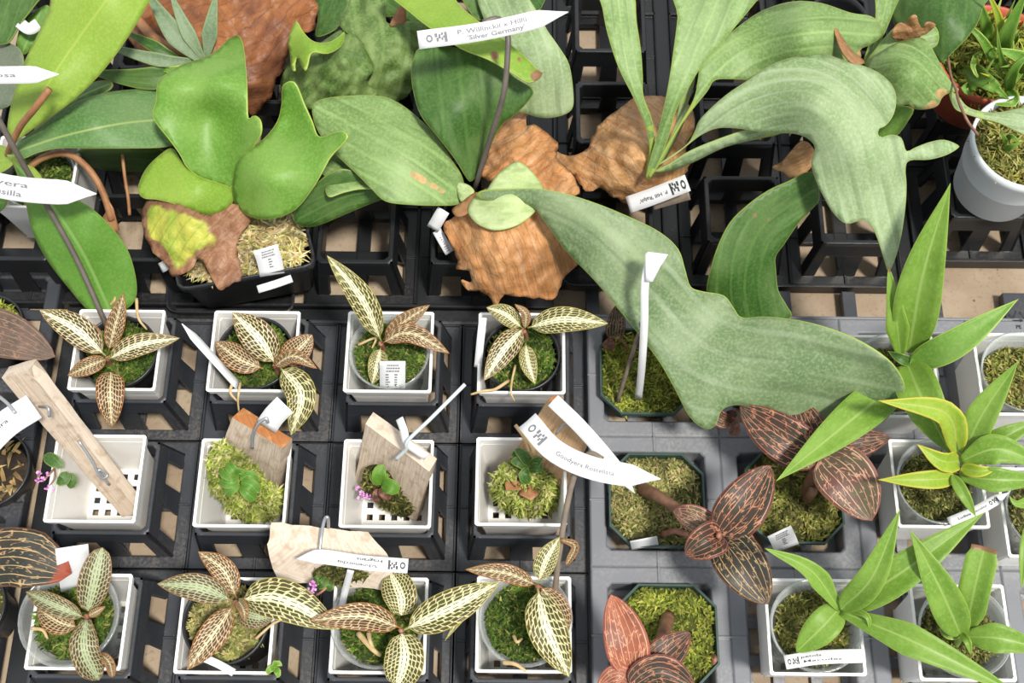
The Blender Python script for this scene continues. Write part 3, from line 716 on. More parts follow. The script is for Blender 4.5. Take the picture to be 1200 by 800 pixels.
jewel(R1[2], 7.6, 'netted jewel orchid in clear cup with printed label, one leaf pointing up left',
  [([(447, 400, 8.8), (424, 350, 12), (383, 299, 14.5)], 36, 0, dict(m='jewelgreen', wave=.14)), ([(449, 398, 8.7), (472, 378, 9.8), (504, 357, 10.6)], 24, 0, dict(m='jewelred')),
   ([(447, 402, 8.8), (480, 390, 9.9), (527, 414, 9.2)], 27, 0, dict(m='jewelred', fold=.35)), ([(446, 407, 8), (442, 428, 8.2), (436, 450, 7.4)], 26, 0, dict(m='jewelgreen'))], 'clear', base=(446, 402, 8.7))
jewel(R1[3], 7.2, 'netted jewel orchid in black round pot under the orange-brown dead shield, one leaf reaching right',
  [([(618, 384, 9), (660, 374, 10.6), (713, 379, 11)], 36, 0, dict(m='jewelgreen', wave=.08)), ([(614, 384, 8.9), (592, 408, 9.6), (567, 446, 9.2)], 35, 0, dict(m='jewel')),
   ([(612, 384, 8.8), (592, 368, 9.6), (570, 360, 9.4)], 27, 0, dict(m='jewelgreen')), ([(615, 386, 9), (616, 368, 10), (603, 356, 10.6)], 13, 0, dict(m='jewelred')),
   ([(616, 402, 8.2), (619, 424, 8.3), (627, 450, 7.7)], 24, 0, dict(m='jewelgreen'))], base=(614, 388, 8.9), pal='green')
jewel(R3[0], 8.5, 'netted jewel orchid with sage-striped brown leaves in a clear cup, beside a blank white label',
  [([(103, 716, 9.8), (110, 682, 10.8), (120, 641, 11.4)], 40, 'ellip', dict(m='jeweldark')), ([(101, 724, 9.9), (66, 710, 10.8), (30, 693, 10)], 28, 0, dict(m='jeweldark', fold=.4)),
   ([(92, 735, 9), (68, 728, 9), (44, 712, 8.4)], 36, 0, dict(m='jewelred')), ([(101, 726, 9.8), (99, 762, 10), (116, 797, 8.2)], 36, 'strap', dict(m='jeweldark', wave=.1)),
   ([(103, 722, 10), (112, 717, 10.4), (124, 710, 10.4)], 11, 0, dict(m='jewelred')), ([(118, 766, 9), (128, 776, 9.3), (132, 793, 8.6)], 12, 'ellip', dict(m='jewelred', fold=.8))],
  'clear', base=(101, 722, 9.8), r=2.78, flare=.3, off=(-.35, .15), mz=7.4)
jewel(R3[1], 7.9, 'netted jewel orchid with sage-striped leaves in black round pot, its longest leaf reaching right',
  [([(273, 704, 9.9), (232, 688, 11), (184, 684, 11)], 38, 0, dict(m='jeweldark')), ([(277, 700, 9.8), (262, 668, 10.6), (232, 646, 10.8)], 33, 0, dict(m='jewelred')),
   ([(274, 708, 9.7), (252, 740, 10), (219, 785, 9.6)], 39, 0, dict(m='jewelred')), ([(280, 702, 10), (330, 702, 11.4), (398, 737, 10.8)], 56, 0, dict(m='jewelgreen', wave=.06)),
   ([(282, 716, 8.9), (300, 722, 9.2), (322, 722, 8.8)], 33, 'ovate', dict(m='jeweldark')), ([(280, 704, 10), (286, 716, 10.6), (287, 730, 10.2)], 15, 'lance', dict(m='jewelred', fold=.7))],
  base=(276, 706, 9.8), pal='hay', off=(0, .2), r=2.75)
jewel(R3[2], 7.9, 'netted jewel orchid in clear cup at centre front, its leaves spread both ways',
  [([(471, 736, 10), (425, 722, 11.4), (363, 727, 11.8)], 38, 0, dict(m='jewelred', fold=.35)), ([(470, 721, 9.4), (470, 700, 9.9), (458, 672, 9.4)], 44, 'ellip', dict(m='jewelgreen')),
   ([(473, 738, 10.2), (520, 716, 11.4), (586, 682, 12)], 50, 0, dict(m='jewelgreen', wave=.05)), ([(471, 742, 9.8), (474, 772, 10), (466, 803, 9)], 52, 'ellip', dict(m='jewelgreen', wave=.08)),
   ([(578, 690, 11.6), (548, 714, 11.2), (521, 751, 10.4)], 13, 'lance', dict(m='jewelgreen', fold=.5))], 'clear', base=(470, 738, 9.9), off=(-.1, .2), r=2.8, flare=.1, mz=6.9)
jewel(R3[3], 7.9, 'netted jewel orchid in clear cup beside the lower bronze stake, one big leaf hanging forward',
  [([(630, 686, 10.2), (592, 671, 11.2), (545, 667, 11.4)], 25, 0, dict(m='jewelred', fold=.4)), ([(631, 682, 10.2), (640, 656, 11), (656, 629, 11.4)], 30, 0, dict(m='jewelgreen')),
   ([(630, 688, 10), (640, 733, 10.6), (667, 793, 9)], 54, 0, dict(m='jewelgreen', wave=.05)), ([(633, 686, 10), (655, 716, 9.6), (664, 745, 9)], 34, 0, dict(m='jewelred')),
   ([(657, 632, 11.4), (674, 640, 11.2), (663, 663, 10.6)], 10, 'strap', dict(m='jewelred', fold=.8))], 'clear', base=(630, 687, 10), off=(.1, .25), r=2.8, flare=.1, mz=6.9)

J = [o for o in bpy.data.objects if o.name.startswith('jewel_orchid')]
for k, pts, r in ((1, [(282, 448, 7.4), (280, 458, 8), (279, 470, 7.6), (280, 482, 6.8)], .1), (1, [(272, 450, 7.5), (270, 460, 7.7), (278, 470, 7.3)], .12), (3, [(596, 446, 7.2), (580, 456, 7.9), (566, 458, 8), (552, 462, 7.7)], .13),
                  (3, [(604, 428, 7.3), (600, 446, 7.6), (599, 460, 8), (603, 470, 7.4)], .09), (0, [(160, 350, 8), (162, 372, 8.2), (172, 386, 7.4)], .12), (0, [(130, 357, 8.6), (134, 352, 9), (135, 348, 9)], .12), (2, [(420, 404, 7.4), (440, 396, 8), (436, 408, 7.8)], .1),
                  (4, [(38, 736, 8), (50, 738, 8.4), (56, 748, 8)], .13), (5, [(300, 748, 7.8), (318, 732, 8.2), (330, 726, 7.9)], .1), (6, [(420, 742, 7.6), (436, 760, 8.2), (446, 768, 8)], .2), (6, [(432, 742, 7.8), (434, 752, 8.3), (438, 760, 8.1)], .16), (7, [(602, 745, 7.6), (606, 752, 8.1), (612, 748, 7.8)], .12), (7, [(590, 776, 7.8), (604, 778, 8.3), (616, 786, 8)], .16)):
    tube('dry_root', pts, r, 'straw', J[k], taper=.6)
wd = thing('weed_seedling', at(322, 786, 7.4), 'tiny green weed on the near rim of the second nearest white pot', 'weed')
for p in ([(322, 782, 7.7), (316, 784, 8), (313, 790, 7.7)], [(322, 782, 7.7), (324, 776, 8.1), (331, 780, 8)], [(322, 783, 7.7), (326, 788, 8), (325, 794, 7.7)]): leaf(wd, 'bright', p, 8, 'ovate', nu=4, n=6)

# ------------------------------------------------------------------ small orchids on wood mounts
def slab(name, parent, quad, thick, mat, end=None, nseg=9, amp=.06, seed=0, depth=None):
    """wooden piece: seen face quad A B C D (A-B is the end-grain edge), going `thick` cm away from it"""
    Q = [at(*q) for q in quad]; nrm = (Q[1]-Q[0]).cross(Q[3]-Q[0]).normalized()
    if nrm.dot(CAM-Q[0]) > 0: nrm = -nrm
    if depth is not None: nrm = Vector(depth).normalized()
    n, m = nseg, 3; V, F, UV, MI, idx = [], [], [], [], {}
    def pt(a, b, c):
        key = (a, b, c)
        if key not in idx:
            u, v, w = a/n, b/n, c/m; p = (Q[0].lerp(Q[1], u)).lerp(Q[3].lerp(Q[2], u), v)+nrm*(thick*w)
            ed = sum(1 for k, K in ((a, n), (b, n), (c, m)) if k in (0, K)); ctr = sum(Q, Vector())/4+nrm*thick*.5
            p = p+Vector([mnoise.noise((p.x*.9+seed+i*7, p.y*.9, p.z*.9)) for i in range(3)])*amp
            if ed >= 2: p = p+(ctr-p).normalized()*.06
            idx[key] = len(V); V.append(p); UV.append((u if w in (0, 1) else u+w*.4, v))
        return idx[key]
    def face(f, mi): F.append(f); MI.append(mi)
    for a in range(n):
        for b in range(n):
            face((pt(a, b, 0), pt(a, b+1, 0), pt(a+1, b+1, 0), pt(a+1, b, 0)), 0); face((pt(a, b, m), pt(a+1, b, m), pt(a+1, b+1, m), pt(a, b+1, m)), 0)
        for c in range(m):
            face((pt(a, 0, c), pt(a+1, 0, c), pt(a+1, 0, c+1), pt(a, 0, c+1)), 1); face((pt(a, n, c), pt(a, n, c+1), pt(a+1, n, c+1), pt(a+1, n, c)), 0)
            face((pt(0, a, c), pt(0, a, c+1), pt(0, a+1, c+1), pt(0, a+1, c)), 0); face((pt(n, a, c), pt(n, a+1, c), pt(n, a+1, c+1), pt(n, a, c+1)), 0)
    o = mk(name, V, F, [M[mat], M[end or mat]], parent, UV, matidx=MI)
    md = o.modifiers.new('edge', 'EDGE_SPLIT'); md.split_angle = math.radians(50); return o
def rosette(t, leaves, mat='orchidfresh'):
    for p, w in leaves: leaf(t, mat, p, w, 'ellip', nu=4, n=8, fold=.25)
def blossom(t, pts):
    V, F = [], []
    for x, y, z in pts:
        c = at(x, y, z)
        for k in range(5):
            a = random.random()*6.28; d = Vector((math.cos(a), math.sin(a), random.uniform(.2, 1))).normalized()*.26; s = d.cross(Vector((.1, .3, 1))).normalized()*.11
            i = len(V); V += [c, c+d*.6+s, c+d, c+d*.6-s]; F += [(i, i+1, i+2, i+3)]
    return mk('flower', V, F, M['flower'], t, solid=.02)
MG = 'orchids mounted on wood'
t = plant('mounted_orchid', at(140, 595, 2), 'long weathered grey plank with tiny purple-flowered orchid leaning in the empty white pot', 'mounted plant', MG)
slab('plank', t, [(1, 442, 12.6), (33, 433, 13.2), (163, 602, 2.6), (143, 606, 2.7)], 1.3, 'wood', 'woodpale', 12, .10, 3)
slab('splinter', t, [(30, 435, 13), (46, 448, 12.5), (166, 605, 2.3), (160, 604, 2.3)], .8, 'woodpale', None, 10, .08, 8)
leaf(t, 'fronddark', [(74, 548, 7.6), (63, 540, 7.8), (52, 533, 7.4)], 15, 'ellip', n=8); leaf(t, 'fronddark', [(78, 552, 7), (74, 562, 7), (67, 560, 6.8)], 15, 'ellip', n=8); leaf(t, 'fronddark', [(80, 554, 6.6), (84, 564, 6.4), (78, 568, 6.0)], 14, 'ellip', n=8)
tube('flower_stalk', [(66, 545, 7.6), (60, 553, 7.8), (50, 564, 7.6)], .07, 'stem', t); tube('flower_stalk', [(64, 548, 7.6), (64, 560, 7.6), (56, 572, 7.4)], .06, 'stem', t)
blossom(t, [(46, 555, 7.7), (50, 562, 7.7), (45, 563, 7.5), (55, 571, 7.5), (60, 574, 7.3), (58, 555, 7.7)])
tube('wire_tie', [(46, 476, 11), (56, 477, 12.2), (58, 488, 11.8)], .1, 'wire', t); tube('wire_tie', [(92, 516, 8.4), (108, 540, 7.2), (118, 560, 6.2), (126, 556, 6.0), (114, 550, 6.6), (128, 568, 5.4)], .10, 'wire', t)

t = plant('mounted_orchid', at(300, 590, 2.5), 'rust-ended grey board with lime moss and two fans of small green leaves in white pot', 'mounted plant', MG)
slab('board', t, [(272, 488, 10.2), (331, 525, 10.2), (322, 585, 3.2), (243, 566, 3.2)], 1.15, 'wood', 'rust', 9, .05, 1)
poly_moss(t, [(248, 522), (262, 518), (275, 528), (300, 546), (316, 568), (332, 575), (328, 602), (312, 610), (290, 612), (268, 600), (262, 590), (247, 570), (243, 545)], [(250, 525, 7.8), (330, 580, 5.4), (300, 610, 4), (260, 590, 4.6), (285, 560, 6.6)], 'sphag', 2200, .9, ln=.42, wd=.12)
rosette(t, [([(280, 560, 7.9), (268, 556, 8.3), (259, 548, 7.8)], 15), ([(280, 564, 7.9), (268, 566, 8.2), (258, 562, 7.6)], 14), ([(281, 567, 7.8), (272, 573, 8), (263, 578, 7.3)], 12), ([(280, 558, 8.2), (272, 550, 8.8), (266, 543, 8.4)], 12),
            ([(281, 562, 8), (292, 557, 8.4), (302, 566, 7.8)], 14), ([(282, 565, 7.9), (294, 568, 8.3), (303, 578, 7.5)], 15), ([(282, 568, 7.7), (290, 578, 7.9), (300, 586, 7.1)], 13), ([(278, 556, 8.4), (282, 551, 9), (284, 556, 8.8)], 11)], 'orchidfresh')
tube('wire_hook', [(296, 525, 9.6), (297, 510, 10.6), (303, 496, 11.6), (312, 490, 11.9), (314, 495, 11.6)], .11, 'wire', t)

t = plant('mounted_orchid', at(455, 605, 2.4), 'tilted grey wood mount with tiny pink-flowered orchid and a pale cable tie', 'mounted plant', MG)
slab('board', t, [(428, 496, 9.6), (504, 552, 9.4), (488, 612, 2.6), (414, 568, 3.4)], 1.1, 'wood', 'woodpale', 9, .05, 5, depth=(.25, .55, -.15))
poly_moss(t, [(428, 548), (445, 545), (462, 560), (476, 580), (484, 600), (470, 606), (452, 596), (438, 585), (425, 568)], [(430, 550, 6.9), (480, 600, 3.8), (440, 585, 4.4), (460, 565, 5.8)], 'dark', 420, .35, ln=.4)
rosette(t, [([(446, 568, 6.6), (444, 556, 7.4), (449, 544, 7.6)], 17), ([(447, 569, 6.7), (458, 570, 7.3), (466, 578, 6.9)], 18), ([(446, 566, 6.5), (450, 560, 7.2), (455, 555, 7.3)], 10), ([(445, 568, 6.6), (439, 560, 6.9), (438, 550, 6.9)], 11)], 'grass')
rosette(t, [([(445, 572, 6.6), (450, 578, 6.8), (458, 584, 6.2)], 12), ([(443, 572, 6.4), (440, 580, 6.4), (444, 588, 5.6)], 9)], 'ludisia')
blossom(t, [(420, 573, 6.2), (424, 578, 6.2), (428, 581, 6), (432, 582, 5.9), (422, 584, 5.8)])
tube('cable_tie', [(464, 538, 9.8), (476, 526, 11), (478, 516, 11.8), (505, 490, 12.8), (545, 450, 13.8)], .13, 'tie', t)

t = plant('mounted_orchid', at(615, 600, 2.4), 'warm brown wood mount with orange edge, small green rosette and pale moss, under curved label', 'mounted plant', MG)
slab('board', t, [(642, 467, 11.6), (686, 514, 11.4), (648, 602, 2.8), (576, 570, 3.2)], .9, 'woodwarm', 'rust', 9, .04, 9)
poly_moss(t, [(578, 560), (590, 545), (606, 540), (625, 545), (640, 552), (654, 565), (655, 585), (644, 600), (625, 604), (605, 604), (590, 596), (577, 580)], [(580, 560, 6), (610, 545, 6.6), (652, 580, 4.6), (615, 602, 3.4), (612, 575, 5.6)], 'sphag', 2000, 1.0, ln=.46, wd=.11)
rosette(t, [([(622, 545, 7.8), (612, 532, 8.8), (603, 526, 8.9)], 13), ([(620, 548, 7.8), (608, 541, 8.3), (599, 542, 8.2)], 13), ([(622, 547, 7.8), (630, 540, 8.6), (636, 537, 8.8)], 13), ([(622, 549, 7.8), (630, 548, 8.4), (635, 552, 8.1)], 13), ([(620, 550, 7.8), (614, 556, 8), (620, 566, 7.2)], 14), ([(618, 546, 7.7), (606, 532, 8.0), (598, 536, 7.9)], 9)], 'fronddark')
for p in ([(600, 562, 6.8), (602, 572, 7.2), (606, 568, 7)], [(614, 572, 6.6), (620, 578, 7), (626, 572, 6.6)]): leaf(t, 'dry', p, 17, 'ellip', nu=4, n=8, fold=.6)
tube('root', [(604, 498, 9.4), (614, 512, 9.4), (620, 528, 8.8)], .13, 'straw', t); tube('root', [(610, 505, 9.4), (622, 520, 9.2), (628, 536, 8.4)], .15, 'straw', t)
tube('wire_hook', [(652, 508, 10.9), (658, 500, 11.6), (668, 492, 12.4)], .1, 'wire', t)

t = plant('mounted_orchid', at(385, 660, 7.8), 'pale chunky wood block with wire hook and pink flowers, lying between pot rows', 'mounted plant', MG)
slab('block', t, [(316, 612, 11), (433, 622, 11), (456, 652, 10.8), (311, 638, 10.8)], 3.0, 'woodpale', None, 10, .2, 12, depth=(.18, -.75, -1))
poly_moss(t, [(366, 672), (385, 662), (420, 668), (432, 676), (400, 684), (378, 690)], [(370, 675, 9.6), (430, 676, 9.8), (385, 690, 9)], 'dark', 240, .3, ln=.4)
for p in ([(378, 674, 9.8), (372, 680, 10), (366, 680, 9.6)], [(382, 676, 9.9), (378, 684, 10.1), (372, 686, 9.7)], [(388, 678, 9.8), (386, 686, 10), (384, 692, 9.5)]): leaf(t, 'fronddark', p, 11, 'ellip', nu=4, n=8)
blossom(t, [(366, 684, 10.2), (369, 688, 10), (360, 692, 9.9), (358, 694, 9.7), (368, 692, 9.9)])
tube('flower_stalk', [(385, 686, 9.8), (377, 693, 9.8), (371, 697, 9.4)], .08, 'stemred', t)
tube('wire_hook', [(374, 656, 11.4), (376, 632, 11.6), (380, 610, 12.2), (384, 606, 12.4), (385, 618, 11.4)], .11, 'wire', t)

# ------------------------------------------------------------------ green pots with ludisia
def oct_pot(t, c, h=3.38, zr=3.1, z0=.3):
    V, F = [], []; H = zr-z0
    L = [(h*.80, 0, 1.2), (h*.96, H-.5, 1.4), (h, H-.45, 1.45), (h, H, 1.45), (h-.14, H, 1.4), (h-.2, H-.7, 1.35), (h*.75, .2, 1.1)]
    s0 = sq_ring(V, F, L); F.append(tuple(range(s0, s0+8))[::-1]); F.append(tuple(range(s0+48, s0+56)))
    return mk('pot', [v+Vector((c[0], c[1], z0)) for v in V], F, M['greenpot'], t, smooth=False)
def cane(t, pts): tube('stem', pts, .50, 'stem', t, taper=.55, seg=9)
def ludisia(c, label, pal, leaves, stems, n=2600):
    t = plant('ludisia_orchid', (c[0], c[1], .3), label, 'orchid', 'orchids in dark green eight-sided pots')
    oct_pot(t, c); sq_moss(t, (c[0], c[1], 2.55), 3.15, 1.3, pal, n)
    low = lambda P: [(*P[0][:2], P[0][2]-1.1)]+list(P[1:])
    stems = [(low(s[0]),)+s[1:] if isinstance(s, tuple) else low(s) for s in stems]
    for s in stems: stem(t, *s) if isinstance(s, tuple) else cane(t, s)
    for L in leaves:
        kw = dict(L[3]) if len(L) > 3 else {}
        leaf(t, kw.pop('m', 'ludisia'), L[0], L[1], L[2] or 'ovate', nu=8, n=16, fold=kw.pop('fold', .2), **kw)
    return t
gA, gB, gC, gD = [tuple(at(x, y, 3.1)[:2]) for x, y in ((757, 434), (770, 585), (783, 743), (931, 581))]
ludisia(gA, 'dark green pot of yellow-green moss with one small dark leaf and folded white label', 'yellow',
        [([(720, 398, 4.8), (722, 378, 6), (724, 356, 6.6)], 23, 'ovate', dict(m='ludisiadark')), ([(718, 398, 4.4), (714, 404, 4.4), (711, 410, 4)], 14, 'ellip', dict(m='ludisia'))],
        [([(736, 410, 3.9), (728, 398, 4.6), (720, 394, 5)], .1, 'stemred')])
ludisia(gB, 'brown-stemmed jewel orchid with copper-veined leaves leaning out of the green pot of hay-coloured moss', 'hay',
        [([(843, 626, 8.8), (872, 592, 10), (903, 545, 10.2)], 58, 0), ([(846, 630, 8.6), (870, 662, 9.4), (900, 708, 8.6)], 60, 0, dict(m='ludisiadark')), ([(846, 626, 9.2), (826, 636, 9.8), (803, 650, 9.2)], 42, 0, dict(fold=.5)),
         ([(840, 622, 8.2), (812, 606, 8.4), (789, 598, 7.6)], 32, 0, dict(m='ludisiapale')), ([(850, 628, 8), (868, 636, 8), (884, 648, 7.4)], 34, 0, dict(m='ludisiapale'))],
        [[(752, 572, 3.8), (772, 582, 4.8), (800, 600, 6.4), (838, 624, 8.4)], ([(776, 626, 4), (790, 622, 4.4), (806, 626, 4.2)], .2, 'stemred')])
tube('sheath_scroll', [(843, 625, 9.5), (842, 627, 10.0), (843, 629, 9.7)], .17, 'stemred', bpy.data.objects['ludisia_orchid.001'])
ludisia(gC, 'jewel orchid with red upright copper-veined leaves in the nearest green pot', 'yellow',
        [([(741, 789, 8), (733, 748, 9.2), (716, 696, 9.4)], 52, 0, dict(m='ludisiared')), ([(754, 787, 7.6), (780, 766, 8.2), (809, 741, 8)], 42, 0, dict(m='ludisia')), ([(738, 806, 8), (774, 788, 8.6), (815, 806, 8)], 44, 0, dict(fold=.4)),
         ([(742, 800, 7.8), (722, 792, 8.2), (700, 806, 7.6)], 28, 0, dict(m='ludisiared'))],
        [[(783, 722, 3.6), (776, 745, 4.6), (764, 772, 6.2), (748, 792, 7.6)], ([(836, 768, 4.2), (838, 772, 4.6), (836, 776, 4.2)], .16, 'stemred')])
ludisia(gD, 'jewel orchid with broad copper-veined leaves in the green pot partly under the frond tip', 'olive',
        [([(962, 538, 8), (915, 512, 8.6), (867, 476, 8.2)], 56, 0, dict(m='ludisia')), ([(960, 534, 7.8), (944, 500, 8.2), (929, 465, 8.2)], 46, 0), ([(962, 528, 7.6), (1000, 520, 8.4), (1043, 512, 8.2)], 36, 0),
         ([(962, 534, 8.2), (994, 562, 8.8), (1022, 610, 7.8)], 68, 0, dict(m='ludisiapale'))],
        [[(946, 580, 3.8), (950, 562, 5.2), (958, 540, 7.6)], ([(945, 585, 3.9), (951, 578, 4.6), (954, 570, 5)], .36, 'stem')])
tt = plant('seedling', at(850, 490, 5), 'tiny curled copper-veined leaf tuft under the big frond edge beside the tray stud', 'seedling')
leaf(tt, 'ludisia', [(855, 494, 5.6), (843, 490, 6), (832, 474, 6.2)], 20, 'ovate', nu=6, n=10, fold=.3); leaf(tt, 'ludisia', [(852, 492, 5.4), (858, 486, 5.8), (864, 486, 5.6)], 14, 'ovate', nu=6, n=10); leaf(tt, 'ludisiapale', [(852, 492, 5.2), (862, 498, 5.5), (858, 510, 4.6)], 12, 'strap', nu=6, n=10, fold=.9)
tube('stem', [(852, 496, 2.2), (853, 493, 4.5), (854, 492, 5.5)], .12, 'stemred', tt)

# ------------------------------------------------------------------ right hand pots: clear cups with bright speckled orchids
def rp(x, y): p = at(x, y, 7.5); return (p.x, p.y)
pA3, pA4, pB3, pB4, pC2, pC3 = rp(1047, 440), rp(1197, 438), rp(1100, 566), rp(1228, 600), (19.2, 12.6), (28.6, 12.35)
white_pot(*pA3, 'white square pot behind the tip of the big frond, holding the tallest bright green orchid')
white_pot(*pA4, 'white square pot cut by the right edge, beside the tray gap')
white_pot(*pB3, 'white square pot with clear cup of dark moss in the middle right row')
white_pot(*pB4, 'white square pot at the right edge behind hanging bright leaves')
white_pot(*pC2, 'white square pot at front right, next to the nearest green pot, with a white label')
white_pot(*pC3, 'white square pot at the front right corner with a clipped leaf above it')
def speckled(c, label, leaves, base, pal='olive', n=1500, zr=8.0, off=(0, 0)):
    cc = (c[0]+off[0], c[1]+off[1]); t = plant('speckled_orchid', (cc[0], cc[1], 1.8), label, 'orchid', 'bright green orchids in clear cups')
    clear_pot(t, cc, 2.75, zr, flare=.1); disc_moss(t, (cc[0], cc[1], 6.7), 2.35, pal, n)
    if base:
        b = base; stem(t, [(b[0]-6, b[1]+12, 6.7), (b[0]-2, b[1]+5, 8), (b[0], b[1], b[2])], .22, 'stemgreen')
    for L in leaves:
        kw = dict(L[3]) if len(L) > 3 else {}
        leaf(t, kw.pop('m', 'gspeck'), L[0], L[1]*.88, L[2] or 'lance', nu=6, n=18, fold=kw.pop('fold', .35), **kw)
    return t
speckled(pA3, 'bright green orchid with tall upright leaves behind the frond tip', [
    ([(1056, 420, 9.6), (1050, 370, 12.5), (1041, 312, 15)], 32, 'sword', dict(spots=((1, .12),))), ([(1065, 414, 9.8), (1082, 320, 15.5), (1114, 214, 20)], 60, 0, dict(wave=.04)),
    ([(1066, 426, 9.8), (1120, 402, 12.5), (1194, 350, 14.5)], 40, 0, dict(m='bright')), ([(1062, 424, 9.6), (1084, 474, 11), (1116, 535, 9)], 56, 0),
    ([(1066, 436, 8.4), (1000, 490, 9.6), (909, 564, 10.4)], 54, 0, dict(fold=.25)), ([(1068, 424, 9.6), (1056, 420, 10.2), (1040, 411, 9.8)], 15, 0, dict(m='fronddark'))], (1064, 424, 9.6), 'dark')
speckled(pB3, 'yellow-green orchid with many short wavy leaves in the middle right clear cup', [
    ([(1123, 532, 10.5), (1108, 484, 13), (1028, 469, 14)], 34, 0, dict(m='gyellow', wave=.12)), ([(1128, 534, 10.6), (1152, 484, 13), (1194, 422, 15.5)], 40, 0), ([(1124, 540, 10.6), (1104, 540, 12), (1074, 520, 12.4)], 28, 0, dict(m='gyellow', wave=.1)),
    ([(1120, 560, 10.6), (1085, 562, 11.4), (1028, 562, 11)], 25, 0, dict(m='gyellow')), ([(1124, 558, 10.8), (1170, 562, 12), (1225, 562, 11.6)], 36, 'sword'), ([(1116, 556, 11), (1130, 580, 11.4), (1144, 606, 10.4)], 16, 0),
    ([(1126, 540, 10.8), (1170, 526, 12.4), (1222, 545, 12)], 44, 'sword', dict(wave=.06)), ([(1148, 524, 10.6), (1180, 510, 12), (1216, 492, 12.4)], 28, 0), ([(1126, 548, 11), (1148, 552, 12), (1170, 548, 12.2)], 18, 0, dict(m='gyellow'))], (1120, 545, 10.4), 'dark')
speckled(pC2, 'bright green orchid with five long narrow leaves in clear cup at front right', [
    ([(984, 714, 10), (950, 668, 12), (896, 642, 13)], 30, 'sword', dict(wave=.06)), ([(985, 714, 10.2), (1022, 676, 13.4), (1055, 596, 16)], 38, 0), ([(988, 714, 10), (1060, 668, 13), (1154, 600, 14.5)], 48, 0),
    ([(985, 716, 10), (1078, 755, 12), (1192, 812, 11.5)], 46, 'sword'), ([(984, 712, 9.9), (964, 734, 10), (933, 764, 8.8)], 42, 'ovate', dict(fold=.15)), ([(992, 712, 10.2), (1016, 722, 11.2), (1019, 742, 10.6)], 9, 0)], (984, 712, 9.9))
speckled(pC3, 'bright green orchid with one clipped brown-ended leaf in clear cup at right corner', [
    ([(1127, 746, 10), (1102, 690, 13), (1066, 620, 15)], 46, 0), ([(1132, 740, 10), (1142, 690, 12.6), (1154, 640, 14)], 40, 'blunt', dict(spots=((1, .09),))), ([(1127, 746, 10), (1172, 748, 11.4), (1228, 762, 11)], 42, 'sword', dict(wave=.08)),
    ([(1126, 742, 10.2), (1134, 752, 10.8), (1138, 768, 10.2)], 10, 0), ([(1124, 742, 9.6), (1112, 742, 9.8), (1100, 736, 9.2)], 16, 0, dict(m='bright'))], (1126, 744, 9.9), 'dark')
speckled(pA4, 'orchid cup with only its clear wall and moss showing at the right edge', [], None, 'olive', 900)
speckled(pB4, 'bright hanging orchid leaves at the right edge beside the middle row', [([(1222, 590, 10), (1202, 640, 10.6), (1197, 690, 9.6)], 20, 'sword'), ([(1215, 585, 10), (1192, 590, 10.6), (1182, 580, 10.8)], 14, 0)], (1222, 590, 10), 'dark', 700)

# ------------------------------------------------------------------ left edge tray
t = plant('brown_leaved_orchid', at(-12, 382, 1), 'black round pot of moss at the left edge with one large brown leaf', 'orchid')
c = at(-14, 384, 5); black_pot(t, (c.x, c.y), 2.6, 5.2, 1.0); disc_moss(t, (c.x, c.y, 4.6), 2.3, 'yellow', 900)
leaf(t, 'brownleaf', [(-45, 385, 7), (5, 392, 8), (65, 418, 7.4)], 58, 'ovate', nu=8, n=16)
t = plant('dry_pot', at(-14, 552, 1), 'black round pot with dark soil and dried scraps at the left edge', 'pot')
c = at(-14, 548, 4); black_pot(t, (c.x, c.y), 2.9, 4.0, .8); lathe('soil', (c.x, c.y, 2.6), [(2.4, 0), (2.3, .2), (1.2, .35), (.01, .4)], 'soil', t)
def _smp():
    a = random.random()*6.283; q = random.random()**.5*2.2; return Vector((c.x+q*math.cos(a), c.y+q*math.sin(a), 3.1))
moss(t, _smp, 60, 'bits', .9, .22, name='dried_scraps')
t = plant('dark_jewel_orchid', at(-20, 700, 1), 'black round pot at the lower left edge with one very dark gold-veined leaf reaching right', 'orchid')
c = at(-42, 712, 5); black_pot(t, (c.x, c.y), 2.75, 5.2, 1.0); disc_moss(t, (c.x, c.y, 4.6), 2.4, 'olive', 900)
leaf(t, 'ludisiadark', [(-60, 668, 9), (15, 652, 10.6), (84, 672, 10)], 68, 'strap', nu=8, n=18, wave=.05, fold=.12, spots=((1, .2),), label='dark leaf with branching gold veins and a red end')

# ------------------------------------------------------------------ staghorn ferns and broad-leaved orchid at the back
# broad-leaved orchid at the left edge
t = plant('broad_leaved_orchid', at(12, 190, 7), 'broad strap-leaved orchid in white pot at upper left, one leaf lime, one hanging forward', 'orchid')
blade(t, 'orchidlime', [(9, 150), (14, 120), (27, 78), (40, 50), (58, 12), (72, -14), (178, -14), (172, 6), (160, 28), (136, 64), (110, 95), (80, 122), (50, 143), (24, 162), (13, 168)], [(14, 165, 11), (60, 90, 15.5), (40, 50, 15), (110, 95, 14.5), (130, 0, 18), (72, -14, 17.5), (178, -14, 17)], [(14, 166), (75, 70), (135, -14)], 'leaf')
blade(t, 'orchidgreen', [(20, 170), (42, 152), (72, 130), (105, 114), (145, 106), (190, 106), (225, 118), (238, 138), (225, 160), (196, 172), (150, 174), (110, 174), (70, 174), (45, 179), (25, 186)], [(22, 178, 10.5), (110, 140, 12.2), (110, 174, 11.2), (120, 110, 11.2), (235, 138, 9.5)], [(24, 176), (80, 158), (150, 144), (236, 138)], 'leaf')
